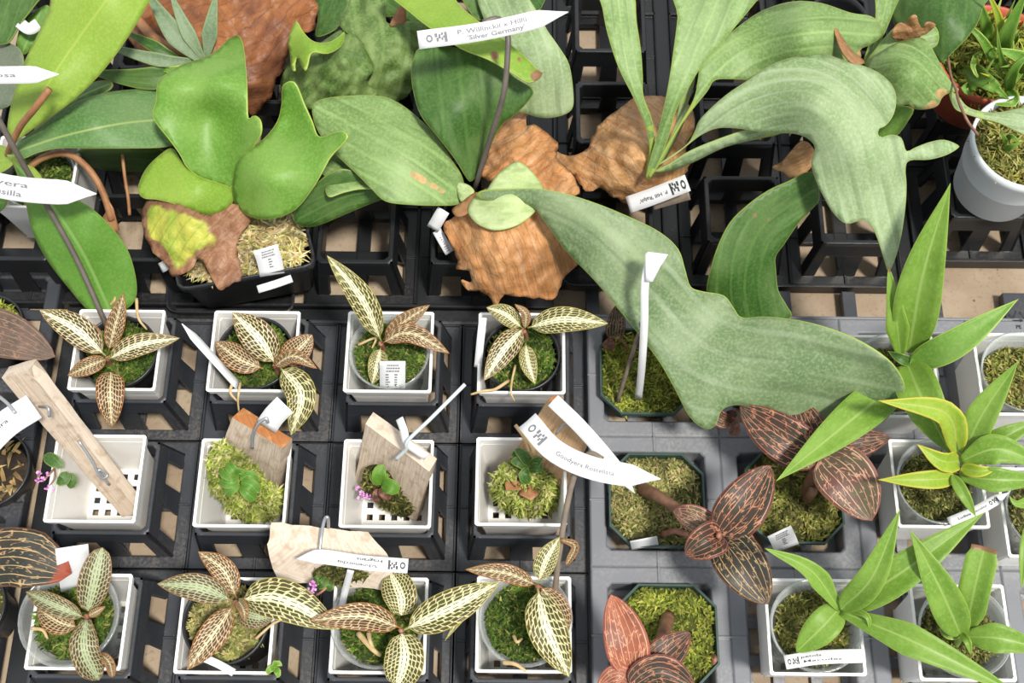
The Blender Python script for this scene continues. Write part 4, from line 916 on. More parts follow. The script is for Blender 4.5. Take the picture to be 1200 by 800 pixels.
blade(t, 'orchidfresh', [(14, 186), (32, 200), (48, 214), (70, 224), (95, 236), (117, 252), (138, 275), (152, 298), (160, 330), (158, 352), (142, 366), (122, 372), (104, 364), (78, 334), (54, 302), (38, 270), (30, 235), (22, 208)], [(16, 190, 10.5), (40, 225, 11.5), (90, 285, 10), (45, 280, 9), (140, 290, 8.8), (125, 368, 5.6), (158, 350, 6)], [(16, 190), (55, 232), (95, 292), (130, 366)], 'leaf')
blade(t, 'fronddark', [(-10, -10), (48, -10), (40, 8), (26, 26), (14, 46), (6, 52), (-10, 46)], [(0, 0, 13), (40, 0, 14), (10, 50, 12)], [(10, 50), (30, -10)], 'leaf')
blade(t, 'orchidfresh', [(24, 34), (40, 14), (56, 6), (60, 20), (48, 40), (36, 58), (26, 64), (20, 50)], [(30, 30, 12), (50, 10, 12.5), (28, 60, 11)], [(26, 62), (50, 8)], 'leaf')
blade(t, 'under', [(-10, 44), (10, 50), (24, 58), (28, 76), (22, 100), (14, 122), (-10, 122)], [(0, 50, 11), (20, 80, 11.5), (0, 120, 10)], [(10, 122), (8, 46)], 'leaf')
blade(t, 'orchidgreen', [(60, 130), (90, 108), (112, 96), (132, 96), (128, 106), (104, 116), (75, 132), (50, 150), (40, 152)], [(60, 135, 9.4), (110, 100, 10), (45, 150, 9.3)], [(44, 150), (90, 116), (130, 98)], 'leaf')
blade(t, 'orchidlime', [(-12, 170), (6, 172), (18, 184), (14, 194), (2, 202), (-12, 206)], [(0, 175, 9), (16, 188, 10), (0, 200, 9)], [(16, 188), (-10, 188)], 'leaf')
blade(t, 'orchidlime', [(18, 196), (36, 194), (48, 206), (58, 224), (46, 226), (30, 214)], [(20, 198, 9.5), (50, 210, 8.6), (56, 224, 8)], [(20, 197), (56, 224)], 'leaf')
blade(t, 'orchidfresh', [(-10, 222), (2, 228), (8, 236), (2, 246), (-10, 250)], [(-5, 225, 9), (5, 240, 9), (-5, 250, 8.5)], [(-8, 236), (6, 238)], 'leaf')
blade(t, 'fronddark', [(92, 176), (140, 172), (180, 172), (200, 184), (190, 200), (160, 206), (125, 200), (100, 190)], [(100, 182, 7.4), (170, 185, 7.2), (195, 190, 6.4)], [(95, 182), (200, 188)], 'leaf')
stem(t, [(8, 185, 8), (12, 172, 12), (24, 148, 14.5), (40, 128, 16.6), (58, 104, 17.6)], .24, 'dry', 'cut_stalk')
stem(t, [(28, 196, 7.8), (20, 188, 9.4), (14, 176, 10.6)], .5, 'stemgreen')
cc = rp(44, 205); white_pot(cc[0], cc[1], 'white square pot under the broad-leaved orchid at upper left', 2.0)
clear_pot(t, cc, 2.7, 7.6, 2.4); disc_moss(t, (cc[0], cc[1], 6.7), 2.35, 'green', 1200)
o = tube('dry_stalk', [(34, 196, 8.6), (52, 184, 9.2), (78, 180, 9.6), (102, 196, 9.2), (120, 224, 8), (131, 258, 6.6)], .26, 'dry'); tag(o, 'brown arched dry stalk hooking over the rim of the upper left white pot', 'stalk')
o = blade(None, 'dry', [(126, 232), (133, 244), (140, 270), (124, 274), (118, 258), (128, 242)], [(130, 236, 7.6), (140, 270, 6), (120, 262, 6.4)], [(128, 234), (130, 272)], 'dry_leaf', 5, raw=True); tag(o, 'folded tan dry leaf end below the arched stalk at left', 'leaf')
o = tube('twig', [(143, 176, 8), (146, 205, 7.2), (150, 230, 6.4), (152, 252, 5.6)], .13, 'dry'); tag(o, 'thin brown vertical twig in the gap left of the lime staghorn', 'twig')

# lime staghorn in black square pot
t = plant('staghorn_fern', at(283, 280, 2), 'bright green staghorn fern with broad lobed fronds and fading yellow shield in black square pot', 'fern', 'staghorn ferns')
def ring_pot(t, quad, z1, z0, mat='black', cut=.9, shrink=.84):
    Q = [at(x, y, z1) for x, y in quad]; c = sum(Q, Vector())/4; V, F = [], []
    def loop(s, z, inset=0):
        out = []
        for i in range(4):
            p, a, b = Q[i], Q[i-1], Q[(i+1) % 4]; da, db = (a-p).normalized(), (b-p).normalized()
            for k in range(4):
                f = k/3; q = p+da*(cut*(1-f)**2)+db*(cut*f**2); q = c+(q-c)*s; q = q+(c-q).normalized()*inset; out.append(Vector((q.x, q.y, z)))
        return out
    L = [loop(shrink, z0), loop(.955, z1-.9), loop(1.0, z1-.8), loop(1.0, z1), loop(1.0, z1, .18), loop(.97, z1-.8, .2), loop(shrink, z0+.2, .2)]
    for l in L: V += l
    for i in range(len(L)-1):
        for j in range(16): a, b = i*16+j, i*16+(j+1) % 16; F.append((a, a+16, b+16, b))
    F.append(tuple(range(16))); F.append(tuple(range(96, 112))[::-1])
    return mk('pot', V, F, M[mat], t)
ring_pot(t, [(206, 340), (203, 214), (344, 196), (371, 310)], 7.6, 2.3)
cpt = (at(206, 340, 7.6)+at(344, 196, 7.6)+at(203, 214, 7.6)+at(371, 310, 7.6))/4
sq_moss(t, (cpt.x+.15, cpt.y+.45, 7.0), 4.2, .8, 'straw', 4800, .5, math.radians(9), ln=.75, wd=.14)
blade(t, 'bright', [(279, 42), (285, 52), (288, 75), (290, 105), (291, 138), (298, 135), (305, 140), (307, 150), (305, 160), (292, 180), (280, 192), (274, 206), (273, 220), (256, 217), (236, 210), (219, 196), (210, 180), (196, 161), (184, 146), (179, 133), (183, 118), (185, 98), (196, 86), (216, 75), (240, 68), (256, 58), (268, 46)],
      [(272, 220, 9.4), (245, 180, 11.0), (210, 175, 12.2), (248, 135, 12.3), (182, 130, 13.6), (290, 135, 14), (210, 95, 14.6), (255, 95, 15), (285, 90, 14.6), (279, 44, 11.6), (230, 72, 13.4), (306, 150, 14.4)], [(272, 220), (250, 150), (275, 45)], label='largest bright green lobed frond')
blade(t, 'bright', [(340, 95), (348, 100), (357, 122), (366, 142), (372, 158), (380, 160), (392, 155), (403, 154), (408, 160), (403, 168), (388, 184), (378, 202), (366, 222), (348, 244), (328, 254), (308, 257), (290, 252), (277, 240), (273, 222), (275, 200), (282, 184), (295, 174), (312, 160), (325, 142), (330, 122), (331, 102)],
      [(274, 228, 9.6), (310, 210, 13.2), (310, 254, 10.6), (350, 240, 11.6), (360, 195, 13.6), (340, 150, 12.6), (340, 97, 15), (406, 160, 15.6), (300, 175, 13)], [(274, 226), (325, 190), (345, 100)])
blade(t, 'lime', [(202, 174), (186, 183), (170, 200), (162, 221), (168, 232), (184, 234), (204, 239), (222, 246), (242, 252), (260, 248), (272, 238), (273, 222), (255, 214), (232, 206), (214, 190)], [(272, 226, 9.3), (230, 225, 10.6), (165, 222, 9.6), (200, 178, 10.4), (240, 250, 9.4)], [(272, 226), (230, 222), (166, 212)])
blade(t, 'shieldlime', [(172, 236), (200, 236), (225, 246), (246, 252), (262, 246), (274, 238), (288, 246), (293, 260), (284, 272), (278, 288), (280, 304), (284, 326), (272, 332), (258, 340), (248, 326), (242, 312), (232, 303), (224, 316), (202, 324), (196, 310), (184, 300), (174, 284), (167, 262)],
      [(272, 240, 9.6), (225, 265, 10.6), (170, 255, 8.4), (215, 315, 8.0), (260, 335, 7.9), (285, 280, 9)], [(272, 238), (230, 275), (205, 318)], 'shield', 4, rough=.4, rf=.35, spots=[(272, 290, 46), (262, 330, 40), (180, 300, 20), (285, 260, 30)], jag=2.5)

# brown-shielded fern behind it
t = plant('staghorn_fern', at(280, 60, 6), 'staghorn fern at top left with shiny red-brown dead shield and narrow grey straps', 'fern', 'staghorn ferns')
blade(t, 'shieldred', [(150, 30), (180, -12), (260, -20), (345, -16), (370, 0), (372, 20), (366, 36), (347, 40), (338, 52), (336, 70), (331, 84), (322, 95), (318, 112), (308, 124), (298, 136), (290, 128), (286, 110), (250, 95), (200, 80), (165, 62)], [(160, 40, 8), (270, 10, 11.5), (365, 10, 9), (240, 75, 10.5), (330, 80, 8.6), (300, 132, 7.4), (300, 90, 10)], [(240, 75), (300, 60), (360, 0)], 'shield', 5, rough=.5, rf=.3, jag=4, ref=90)
for p, w, m in ([[(238, 74, 11), (205, 40, 12.6), (168, -15, 14)], 26, 'strapgreen'], [[(240, 72, 11), (218, 34, 12.8), (198, -12, 14)], 18, 'strapgreen'], [[(242, 70, 11), (247, 30, 13), (254, -12, 14.5)], 19, 'strapgreen'],
                [[(236, 72, 10.8), (185, 70, 12), (112, 50, 12)], 17, 'strapgreen'], [[(215, 72, 10.4), (180, 54, 11.4), (140, 34, 11)], 15, 'fronddark'], [[(234, 76, 10.6), (175, 92, 11), (100, 84, 10)], 28, 'fronddark'], [[(232, 78, 11), (205, 82, 11.5), (180, 80, 11)], 11, 'bright']):
    leaf(t, m, p, w, 'sword', name='frond', nu=6, n=16, fold=.3, solid=.08)
tube('dry_stem', [(160, 22, 9.5), (185, 48, 10), (222, 66, 10.2)], .4, 'dry', t)

# green-shielded fern
t = plant('staghorn_fern', at(420, 80, 6), 'staghorn fern with crinkled green shields and a tiny antler frond at top centre left', 'fern', 'staghorn ferns')
blade(t, 'shieldgreen', [(398, 30), (408, 8), (418, -14), (450, -14), (452, 22), (458, 28), (480, 25), (502, 30), (496, 60), (488, 90), (482, 106), (470, 117), (446, 116), (430, 98), (436, 78), (424, 52)], [(420, 0, 11), (470, 40, 12), (490, 60, 11), (440, 70, 11.6), (465, 112, 9)], [(440, 100), (450, 50), (440, -10)], 'shield', 5, rough=.45, rf=.3)
blade(t, 'shieldgreen', [(330, 92), (346, 64), (370, 54), (398, 36), (406, 38), (420, 46), (431, 64), (437, 84), (430, 96), (443, 112), (425, 124), (395, 120), (366, 128), (345, 122), (332, 112)], [(340, 90, 9), (400, 70, 12.6), (405, 40, 11.4), (430, 90, 11.4), (360, 122, 9), (430, 118, 9.6)], [(360, 120), (390, 80), (410, 40)], 'shield', 5, rough=.6, rf=.36)
blade(t, 'lime', [(348, 25), (356, 38), (368, 49), (384, 50), (396, 44), (404, 37), (400, 54), (384, 63), (366, 62), (361, 76), (358, 83), (353, 76), (349, 66), (346, 74), (346, 84), (342, 80), (340, 62), (338, 48), (343, 32)], [(348, 28, 13), (345, 70, 12.4), (358, 80, 13.5), (400, 42, 12), (365, 55, 14)], [(402, 42), (365, 56), (345, 35)], 'frond', 4, rough=.15)
blade(t, 'fronddark', [(370, -12), (412, -12), (408, 8), (398, 30), (384, 40), (370, 42), (373, 20)], [(380, -5, 9), (405, 0, 9.6), (375, 40, 8.4)], [(375, 42), (395, -12)])
blade(t, 'fronddark', [(446, -12), (480, -12), (510, 20), (540, 50), (500, 40), (470, 20), (450, 18)], [(450, 0, 9), (480, -10, 9.6), (530, 45, 9)], [(450, -10), (530, 48)])
blade(t, 'dry', [(457, 29), (466, 10), (472, 6), (476, 14), (475, 26), (466, 29)], [(457, 29, 12.4), (472, 6, 13.2), (475, 26, 12.5)], [(460, 29), (472, 7)], 'dry_tip', 4, label='small tan dead frond tip')
black_pot(t, (-12.1, 58.9), 2.4, 6.5, 1.5)

# silver fern with the long front frond
t = plant('staghorn_fern', at(600, 250, 3), 'large central staghorn fern with orange-brown dead shields and one long silvery frond', 'fern', 'staghorn ferns')
blade(t, 'frondmid', [(366, 126), (376, 117), (400, 113), (438, 112), (462, 118), (490, 138), (515, 165), (531, 190), (541, 206), (545, 228), (538, 239), (515, 241), (480, 240), (452, 236), (436, 222), (420, 206), (405, 192), (385, 172), (370, 148)], [(543, 230, 10), (470, 180, 13), (470, 238, 11.6), (370, 130, 12.4), (480, 132, 12.6), (400, 185, 12)], [(544, 230), (470, 180), (368, 126)], spots=[(484, 205, 9), (490, 208, 10), (497, 212, 9), (504, 216, 8), (511, 220, 7), (518, 225, 5)], label='mid green oval frond with a tan scar')
blade(t, 'fronddark', [(496, 55), (540, 57), (580, 70), (602, 90), (624, 104), (621, 116), (604, 134), (588, 146), (577, 166), (568, 190), (553, 212), (545, 206), (534, 188), (515, 163), (495, 138), (487, 118), (482, 90), (485, 68)], [(552, 210, 10.4), (540, 130, 14.6), (488, 90, 14.4), (520, 57, 15), (622, 106, 13.6), (580, 150, 12.2)], [(552, 210), (545, 140), (535, 58)], label='dark blue-green upright frond')
blade(t, 'fronddark', [(344, 250), (352, 264), (372, 264), (402, 252), (430, 240), (452, 230), (446, 214), (424, 204), (398, 198), (372, 214)], [(350, 258, 8.8), (400, 225, 10.4), (450, 228, 9.6), (400, 252, 8.8)], [(450, 222), (400, 232), (348, 258)])
blade(t, 'frondmid', [(374, 196), (388, 182), (404, 186), (424, 206), (440, 220), (420, 222), (402, 226), (386, 231), (381, 222), (384, 212)], [(380, 195, 10.6), (430, 216, 11), (385, 229, 11.2)], [(436, 220), (404, 206), (380, 196)])
blade(t, 'frondpale', [(560, -14), (606, -14), (626, 8), (641, 35), (655, 55), (667, 76), (672, 110), (670, 128), (656, 136), (636, 138), (616, 133), (602, 128), (596, 100), (586, 64), (570, 30)], [(580, 0, 13), (640, 60, 13.5), (670, 120, 10.6), (610, 130, 10), (600, 70, 13)], [(600, -14), (630, 60), (640, 136)])
blade(t, 'fronddark', [(540, -14), (590, -14), (600, 10), (588, 24), (562, 24), (548, 10)], [(560, 0, 12), (595, 10, 11.6), (560, 24, 12)], [(560, 24), (575, -14)])
blade(t, 'fronddark', [(606, -14), (640, -14), (636, 6), (628, 15), (616, 10)], [(610, -10, 13.6), (635, 0, 13), (626, 14, 13.2)], [(610, -12), (628, 14)])
blade(t, 'lime', [(452, -14), (518, -14), (540, 8), (562, 26), (588, 45), (610, 62), (628, 80), (636, 88), (620, 97), (600, 86), (572, 70), (540, 57), (508, 36), (482, 16)], [(460, -10, 15), (520, -10, 15.4), (550, 40, 17), (620, 96, 16), (630, 82, 16)], [(485, -14), (560, 45), (628, 90)], spots=[(579, 66, 11), (609, 70, 7), (620, 82, 4), (630, 90, 16)], label='flat lime strap frond with grey spots and a brown cut end')
blade(t, 'shield', [(564, 206), (573, 178), (579, 152), (598, 132), (617, 132), (617, 146), (630, 148), (652, 168), (652, 186), (664, 198), (677, 212), (678, 226), (650, 232), (620, 224), (590, 214)], [(566, 205, 10), (598, 135, 7.6), (625, 150, 10), (650, 178, 8.8), (675, 220, 8), (610, 190, 12)], [(566, 206), (610, 180), (640, 155)], 'shield', 4, rough=.8, rf=.34, jag=4, label='ruffled upper dead shield')
blade(t, 'shield', [(540, 247), (561, 226), (600, 214), (640, 220), (668, 250), (682, 290), (680, 306), (658, 328), (650, 348), (624, 348), (592, 346), (582, 356), (567, 342), (546, 338), (540, 327), (552, 331), (549, 318), (537, 315), (535, 300), (524, 277), (519, 264), (530, 256)], [(540, 250, 9.6), (600, 250, 11.6), (590, 300, 11.4), (523, 268, 8.4), (680, 300, 7.4), (582, 352, 6.6), (640, 345, 6.8), (540, 320, 7.4)], [(560, 230), (590, 290), (610, 348)], 'shield', 4, rough=.55, rf=.30, jag=3.5, ref=45, label='large orange-brown lower dead shield')
blade(t, 'shieldpale', [(556, 232), (568, 226), (582, 206), (604, 190), (620, 198), (636, 220), (632, 240), (620, 255), (602, 266), (580, 270), (560, 263), (549, 250), (550, 240)], [(558, 234, 11.6), (600, 195, 12.8), (600, 235, 13), (580, 268, 12), (632, 230, 12.6)], [(558, 234), (600, 232), (632, 232)], 'young_shield', 5, label='pale green kidney-shaped young shield')
blade(t, 'shieldpale', [(535, 215), (548, 216), (556, 224), (552, 232), (540, 236)], [(540, 220, 10.6), (555, 228, 11), (540, 234, 10.4)], [(540, 225), (554, 226)], 'young_shield', 4)
blade(t, 'dry', [(530, 246), (540, 238), (556, 226), (564, 228), (558, 236), (548, 250), (536, 254)], [(532, 248, 10.4), (562, 228, 11.6), (540, 252, 10.8)], [(532, 250), (562, 228)], 'dry_sheath', 4)
blade(t, 'frond', [(560, 232), (565, 223), (600, 221), (640, 222), (690, 235), (744, 257), (775, 273), (795, 292), (803, 316), (809, 335), (822, 341), (848, 346), (860, 361), (870, 372), (900, 371), (950, 378), (1000, 395), (1040, 420), (1058, 444), (1059, 460), (1046, 468), (1036, 472), (1046, 480), (1034, 494), (1010, 500), (984, 497), (950, 497), (922, 489), (900, 482), (880, 477), (862, 474), (846, 480), (838, 498), (826, 502), (808, 488), (791, 456), (770, 420), (736, 376), (700, 332), (662, 292), (636, 256), (622, 240), (590, 236)],
      [(562, 229, 12.2), (640, 235, 13.6), (700, 285, 13), (745, 258, 13.6), (735, 374, 10.4), (780, 330, 12.4), (803, 316, 13.2), (850, 348, 10.8), (822, 440, 9.8), (870, 372, 10.6), (826, 500, 7.8), (900, 420, 11.2), (980, 420, 11.8), (1058, 455, 11), (880, 477, 8.4), (950, 495, 7.6), (1030, 494, 7.4), (1000, 480, 8.2), (660, 290, 11.6)],
      [(560, 230), (660, 255), (750, 330), (830, 410), (940, 430), (1058, 455)], step=7, solid=.1, rough=.22, rf=.1, spots=[(1, 1, 1)], ref=60, label='long silvery grey-green frond')
black_pot(t, (-3.6, 41.9), 2.4, 6.4, 1.5)

# fern on the shield dome, with stalked fronds
t = plant('staghorn_fern', at(755, 205, 4), 'staghorn fern with domed tan shield, slender stalks and pale antler frond at upper right', 'fern', 'staghorn ferns')
blade(t, 'shieldgrey', [(696, 160), (703, 146), (720, 132), (738, 119), (756, 112), (782, 114), (808, 124), (813, 150), (804, 171), (808, 189), (804, 203), (796, 210), (750, 239), (734, 239), (720, 231), (706, 220), (692, 224), (683, 222), (674, 208), (652, 190), (652, 178), (668, 183), (687, 176)], [(660, 184, 7.4), (700, 155, 8), (750, 115, 8.4), (812, 150, 7.6), (760, 190, 11.8), (745, 165, 11.8), (740, 237, 7.2), (805, 200, 7.8), (715, 200, 10.6)], [(757, 202), (735, 175), (700, 155)], 'shield', 4, rough=.5, rf=.32, jag=3, ref=60, spots=[(1, 1, 1)])
blade(t, 'frondmid', [(702, -14), (706, 10), (712, 40), (725, 80), (743, 116), (757, 150), (761, 178), (757, 200), (762, 202), (767, 168), (764, 140), (754, 112), (753, 88), (751, 60), (746, 26), (740, -14)], [(760, 200, 11.8), (762, 160, 14), (745, 110, 16.6), (740, 60, 18), (708, -10, 19.4), (740, -10, 19.2)], [(759, 201), (762, 160), (735, 80), (722, -14)])
blade(t, 'frondmid', [(796, -14), (794, 20), (789, 60), (782, 105), (772, 150), (757, 205), (764, 206), (782, 165), (792, 130), (808, 101), (822, 78), (846, 50), (886, 2), (898, -14)], [(760, 203, 11.9), (776, 155, 14.6), (795, 110, 17), (800, 40, 19), (850, 45, 18.6), (890, -10, 20)], [(760, 204), (782, 140), (815, 60), (845, -14)])
blade(t, 'frondpale', [(768, 196), (778, 176), (790, 152), (799, 112), (808, 92), (814, 86), (812, 102), (806, 120), (800, 146), (786, 174), (776, 192)], [(772, 192, 11.8), (796, 130, 14.4), (812, 90, 16)], [(772, 194), (796, 140), (812, 88)])
blade(t, 'frondmid', [(760, 205), (788, 158), (812, 118), (818, 92), (822, 72), (850, 44), (878, 22), (900, 10), (930, 2), (962, 4), (996, 15), (1020, 19), (1032, 30), (1033, 42), (1020, 52), (1008, 58), (1008, 68), (992, 80), (960, 84), (900, 94), (862, 93), (838, 94), (828, 108), (800, 144), (768, 200)], [(764, 202, 12), (805, 130, 15.6), (830, 90, 17), (860, 50, 17.4), (900, 12, 17.6), (940, 45, 20), (1030, 36, 17), (1000, 76, 16.4), (900, 92, 16.4)], [(762, 204), (815, 115), (870, 62), (950, 38), (1030, 40)], spots=[(1008, 62, 10), (985, 48, 7)], label='broad arched frond with a torn brown notch')
blade(t, 'frondpale', [(762, 198), (790, 180), (806, 168), (814, 154), (822, 138), (850, 112), (880, 92), (902, 77), (930, 67), (962, 63), (986, 70), (1010, 77), (1030, 86), (1045, 100), (1050, 116), (1047, 134), (1038, 147), (1029, 152), (1031, 161), (1044, 158), (1056, 162), (1062, 177), (1072, 173), (1088, 167), (1106, 164), (1122, 170), (1122, 174), (1108, 182), (1088, 187), (1066, 188), (1061, 197), (1062, 216), (1061, 240), (1056, 276), (1048, 306), (1041, 318), (1036, 304), (1025, 272), (1012, 258), (992, 262), (977, 250), (965, 230), (955, 208), (951, 190), (955, 172), (945, 161), (928, 156), (900, 156), (870, 151), (842, 150), (822, 158), (806, 170), (788, 184), (768, 196)],
      [(765, 196, 12), (815, 160, 14.4), (850, 130, 16.4), (900, 80, 18.4), (900, 152, 16.6), (960, 66, 19), (960, 120, 20.4), (1046, 115, 17.4), (1015, 180, 18.2), (955, 185, 16.8), (1120, 171, 17), (1062, 215, 16), (1000, 255, 14.8), (1042, 316, 13), (1085, 178, 17.6)], [(764, 197), (815, 160), (880, 118), (950, 108), (1000, 150), (1020, 220), (1042, 316)], step=6, ref=40, label='silver-green antler frond with a pointed side lobe')
blade(t, 'frondpale', [(764, 202), (784, 192), (810, 176), (850, 160), (880, 152), (915, 156), (890, 162), (850, 172), (812, 190), (786, 200)], [(768, 200, 11.8), (850, 166, 14.4), (910, 156, 15.2), (810, 184, 13)], [(766, 201), (820, 180), (910, 156)])
blade(t, 'fronddark', [(960, 234), (958, 212), (948, 201), (924, 212), (900, 223), (876, 240), (855, 261), (840, 291), (831, 322), (828, 342), (835, 366), (860, 384), (890, 386), (926, 372), (922, 358), (912, 340), (909, 315), (909, 300), (918, 287), (936, 261), (956, 240)], [(955, 215, 13.4), (900, 235, 13.4), (860, 262, 12.8), (930, 270, 11.6), (850, 320, 10.6), (905, 320, 9.2), (840, 366, 7.4), (915, 372, 7)], [(956, 220), (890, 270), (872, 330), (880, 384)], spots=[(884, 253, 7), (900, 258, 6)], label='glossy dark green arched frond')
blade(t, 'shieldgrey', [(905, 196), (918, 188), (938, 166), (952, 172), (954, 190), (942, 204), (925, 208), (918, 202)], [(905, 196, 8), (945, 170, 9), (940, 205, 8.4)], [(906, 198), (950, 180)], 'dry_shield', 5, rough=.4, rf=.4)
black_pot(t, (at(766, 178, 5).x, at(766, 178, 5).y), 2.0, 5.4, 1.4)
blade(t, 'shieldgrey', [(977, 33), (982, 36), (992, 52), (1003, 64), (1011, 70), (1012, 75), (1000, 75), (990, 66), (983, 53)], [(979, 35, 19.2), (990, 60, 19.0), (1011, 72, 18.2)], [(978, 34), (1010, 73)], 'dry_edge', 3, label='torn brown edge of the arched frond')

# fern at the top right
t = plant('staghorn_fern', at(1050, 60, 6), 'staghorn fern at top right with a curled brown-tipped frond and a ribbed pale frond', 'fern', 'staghorn ferns')
blade(t, 'fronddark', [(1050, -14), (1158, -14), (1152, 8), (1145, 28), (1130, 48), (1116, 62), (1104, 74), (1092, 62), (1070, 50), (1052, 40)], [(1055, 0, 15), (1150, 0, 16), (1104, 72, 14.6), (1060, 40, 14), (1110, 20, 16.6)], [(1104, 73), (1105, 30), (1110, -14)], label='large dark green frond end')
blade(t, 'frondmid', [(1028, -14), (1056, -14), (1046, 16), (1036, 40), (1026, 60), (1016, 76), (1012, 72), (1020, 46), (1026, 20)], [(1014, 74, 14), (1030, 30, 15.4), (1040, -10, 16.2), (1055, -12, 16)], [(1014, 74), (1030, 36), (1042, -14)])
blade(t, 'frondmid', [(1014, 76), (1030, 52), (1044, 36), (1052, 30), (1062, 40), (1076, 42), (1090, 30), (1098, 34), (1100, 46), (1094, 56), (1070, 62), (1040, 72)], [(1016, 75, 14.6), (1050, 36, 16.4), (1098, 40, 16.4), (1060, 60, 15.8)], [(1015, 76), (1060, 50), (1098, 40)])
blade(t, 'shieldgrey', [(1045, 44), (1048, 32), (1054, 27), (1062, 27), (1066, 20), (1074, 18), (1076, 26), (1082, 34), (1084, 27), (1092, 26), (1096, 30), (1084, 40), (1070, 46), (1056, 47)], [(1046, 42, 17), (1072, 20, 18.6), (1095, 29, 17.2), (1064, 40, 16.9), (1060, 28, 17.8)], [(1046, 40), (1095, 30)], 'dry_tip', 3.5, rough=.35, rf=.5, label='crumpled brown dead frond tip')
blade(t, 'frondmid', [(1014, 77), (1034, 60), (1058, 48), (1080, 45), (1090, 54), (1102, 76), (1114, 96), (1124, 106), (1112, 109), (1104, 114), (1098, 124), (1084, 128), (1070, 127), (1064, 122), (1050, 124), (1038, 112), (1028, 92)], [(1018, 78, 15.4), (1078, 47, 17.2), (1065, 85, 18.2), (1120, 106, 16.4), (1080, 126, 16), (1045, 120, 16)], [(1018, 80), (1060, 76), (1100, 116)], spots=[(1102, 110, 14), (1070, 125, 7), (1094, 124, 14), (1122, 106, 9), (1082, 128, 6)], ref=24, label='ribbed pale frond with torn brown edge')
blade(t, 'bright', [(1030, 165), (1027, 156), (1036, 142), (1042, 126), (1070, 126), (1064, 142), (1052, 158), (1040, 165)], [(1032, 160, 10), (1055, 128, 12), (1060, 148, 11)], [(1032, 164), (1056, 128)])
blade(t, 'frondpale', [(1112, 108), (1122, 112), (1132, 124), (1146, 130), (1170, 132), (1212, 127), (1212, 162), (1196, 156), (1170, 144), (1146, 138), (1128, 132), (1118, 126)], [(1114, 110, 16.4), (1140, 134, 16.6), (1210, 130, 17), (1205, 156, 17)], [(1113, 110), (1140, 133), (1212, 144)], label='narrow twisted strap running off the right edge')
black_pot(t, (25.5, 60.9), 2.4, 6.4, 1.4)
o = tube('twig', [(1111, 68, 16), (1114, 88, 16.6), (1120, 104, 17), (1124, 120, 17.2), (1134, 142, 17), (1146, 158, 16)], .1, 'stem'); tag(o, 'thin dark twisted twig hanging by the ribbed frond at upper right', 'twig')

# red pot with grassy plant, pale round pot
t = plant('grassy_orchid', at(1168, 62, 5.5), 'grassy green plant with yellow stems in a red round pot at top right', 'plant')
c = at(1166, 62, 11); lathe('pot', (c.x, c.y, 5.6), [(3.3, 0), (4.1, 4.4), (4.3, 4.5), (4.4, 5.4), (4.2, 5.4), (4.0, 4.4), (3.2, .3), (.01, .3)], 'clay', t)
disc_moss(t, (c.x, c.y, 10.1), 3.9, 'yellow', 1500, ln=1.1, wd=.12)
disc = [(1150, 60), (1165, 80), (1180, 50), (1140, 40), (1190, 75), (1160, 30), (1175, 100), (1130, 70), (1185, 30)]
for p, w in ([[(1165, 75, 11), (1180, 40, 15), (1205, -15, 18)], 24], [[(1160, 70, 11), (1172, 30, 15), (1155, -15, 18)], 14], [[(1160, 60, 11), (1185, 50, 14), (1180, 78, 13)], 12], [[(1165, 70, 11), (1150, 10, 15), (1135, -10, 15)], 16],
             [[(1175, 90, 11), (1150, 45, 14), (1120, 20, 14)], 13], [[(1130, 80, 11), (1160, 98, 13.5), (1172, 108, 12)], 26], [[(1150, 90, 11), (1168, 104, 13), (1184, 118, 12)], 12], [[(1182, 90, 11), (1172, 62, 15), (1168, 30, 17)], 9], [[(1178, 100, 11), (1190, 120, 12.6), (1160, 122, 12)], 13],
             [[(1150, 60, 11), (1140, 78, 13), (1150, 96, 12.4)], 11], [[(1190, 90, 11), (1200, 70, 14), (1165, 56, 15)], 24], [[(1180, 110, 11), (1190, 80, 14), (1212, 60, 15)], 16], [[(1160, 50, 11), (1168, 58, 14), (1176, 70, 12.5)], 10], [[(1150, 40, 11), (1165, 20, 14), (1175, -5, 15)], 8], [[(1145, 100, 11), (1130, 104, 12), (1140, 112, 11.5)], 14], [[(1185, 125, 10.8), (1176, 118, 12), (1170, 96, 12.4)], 10]):
    leaf(t, random.choice(['grass', 'grass', 'gyellow', 'bright']), p, w, 'sword', nu=4, n=12, fold=.4)
for k in range(22):
    x, y = 1138+random.random()*60, 20+random.random()*90
    leaf(t, random.choice(['grass', 'gyellow']), [(x, y, 10.8), (x+random.uniform(-8, 12), y-random.uniform(5, 18), 13), (x+random.uniform(-16, 26), y-random.uniform(0, 42), 14.5)], random.uniform(4, 8), 'sword', nu=4, n=8, fold=.4)
t = plant('moss_pot', at(1150, 205, 5.6), 'pale blue-white round pot of golden moss at the right edge', 'pot')
c = at(1203, 166, 12.2); b = Vector((c.x, c.y, 5.7))
lathe('pot', b, [(2.9, 0), (3.0, .15), (3.45, 3.4), (3.5, 3.45), (3.52, 3.6), (3.72, 5.6), (3.78, 5.7), (3.85, 6.5), (3.62, 6.5), (3.5, 5.6), (2.8, .3), (.01, .3)], 'palepot', t, 56)
disc_moss(t, (c.x, c.y, 11.5), 3.45, 'olive', 1700, ln=.8)
for p, w in ([[(1178, 165, 12), (1186, 160, 13.5), (1198, 172, 13)], 8], [[(1180, 170, 12), (1176, 160, 13.5), (1172, 150, 14)], 7], [[(1176, 176, 12), (1186, 172, 13), (1196, 166, 13.4)], 9]): leaf(t, 'grass', p, w, 'sword', nu=4, n=10)

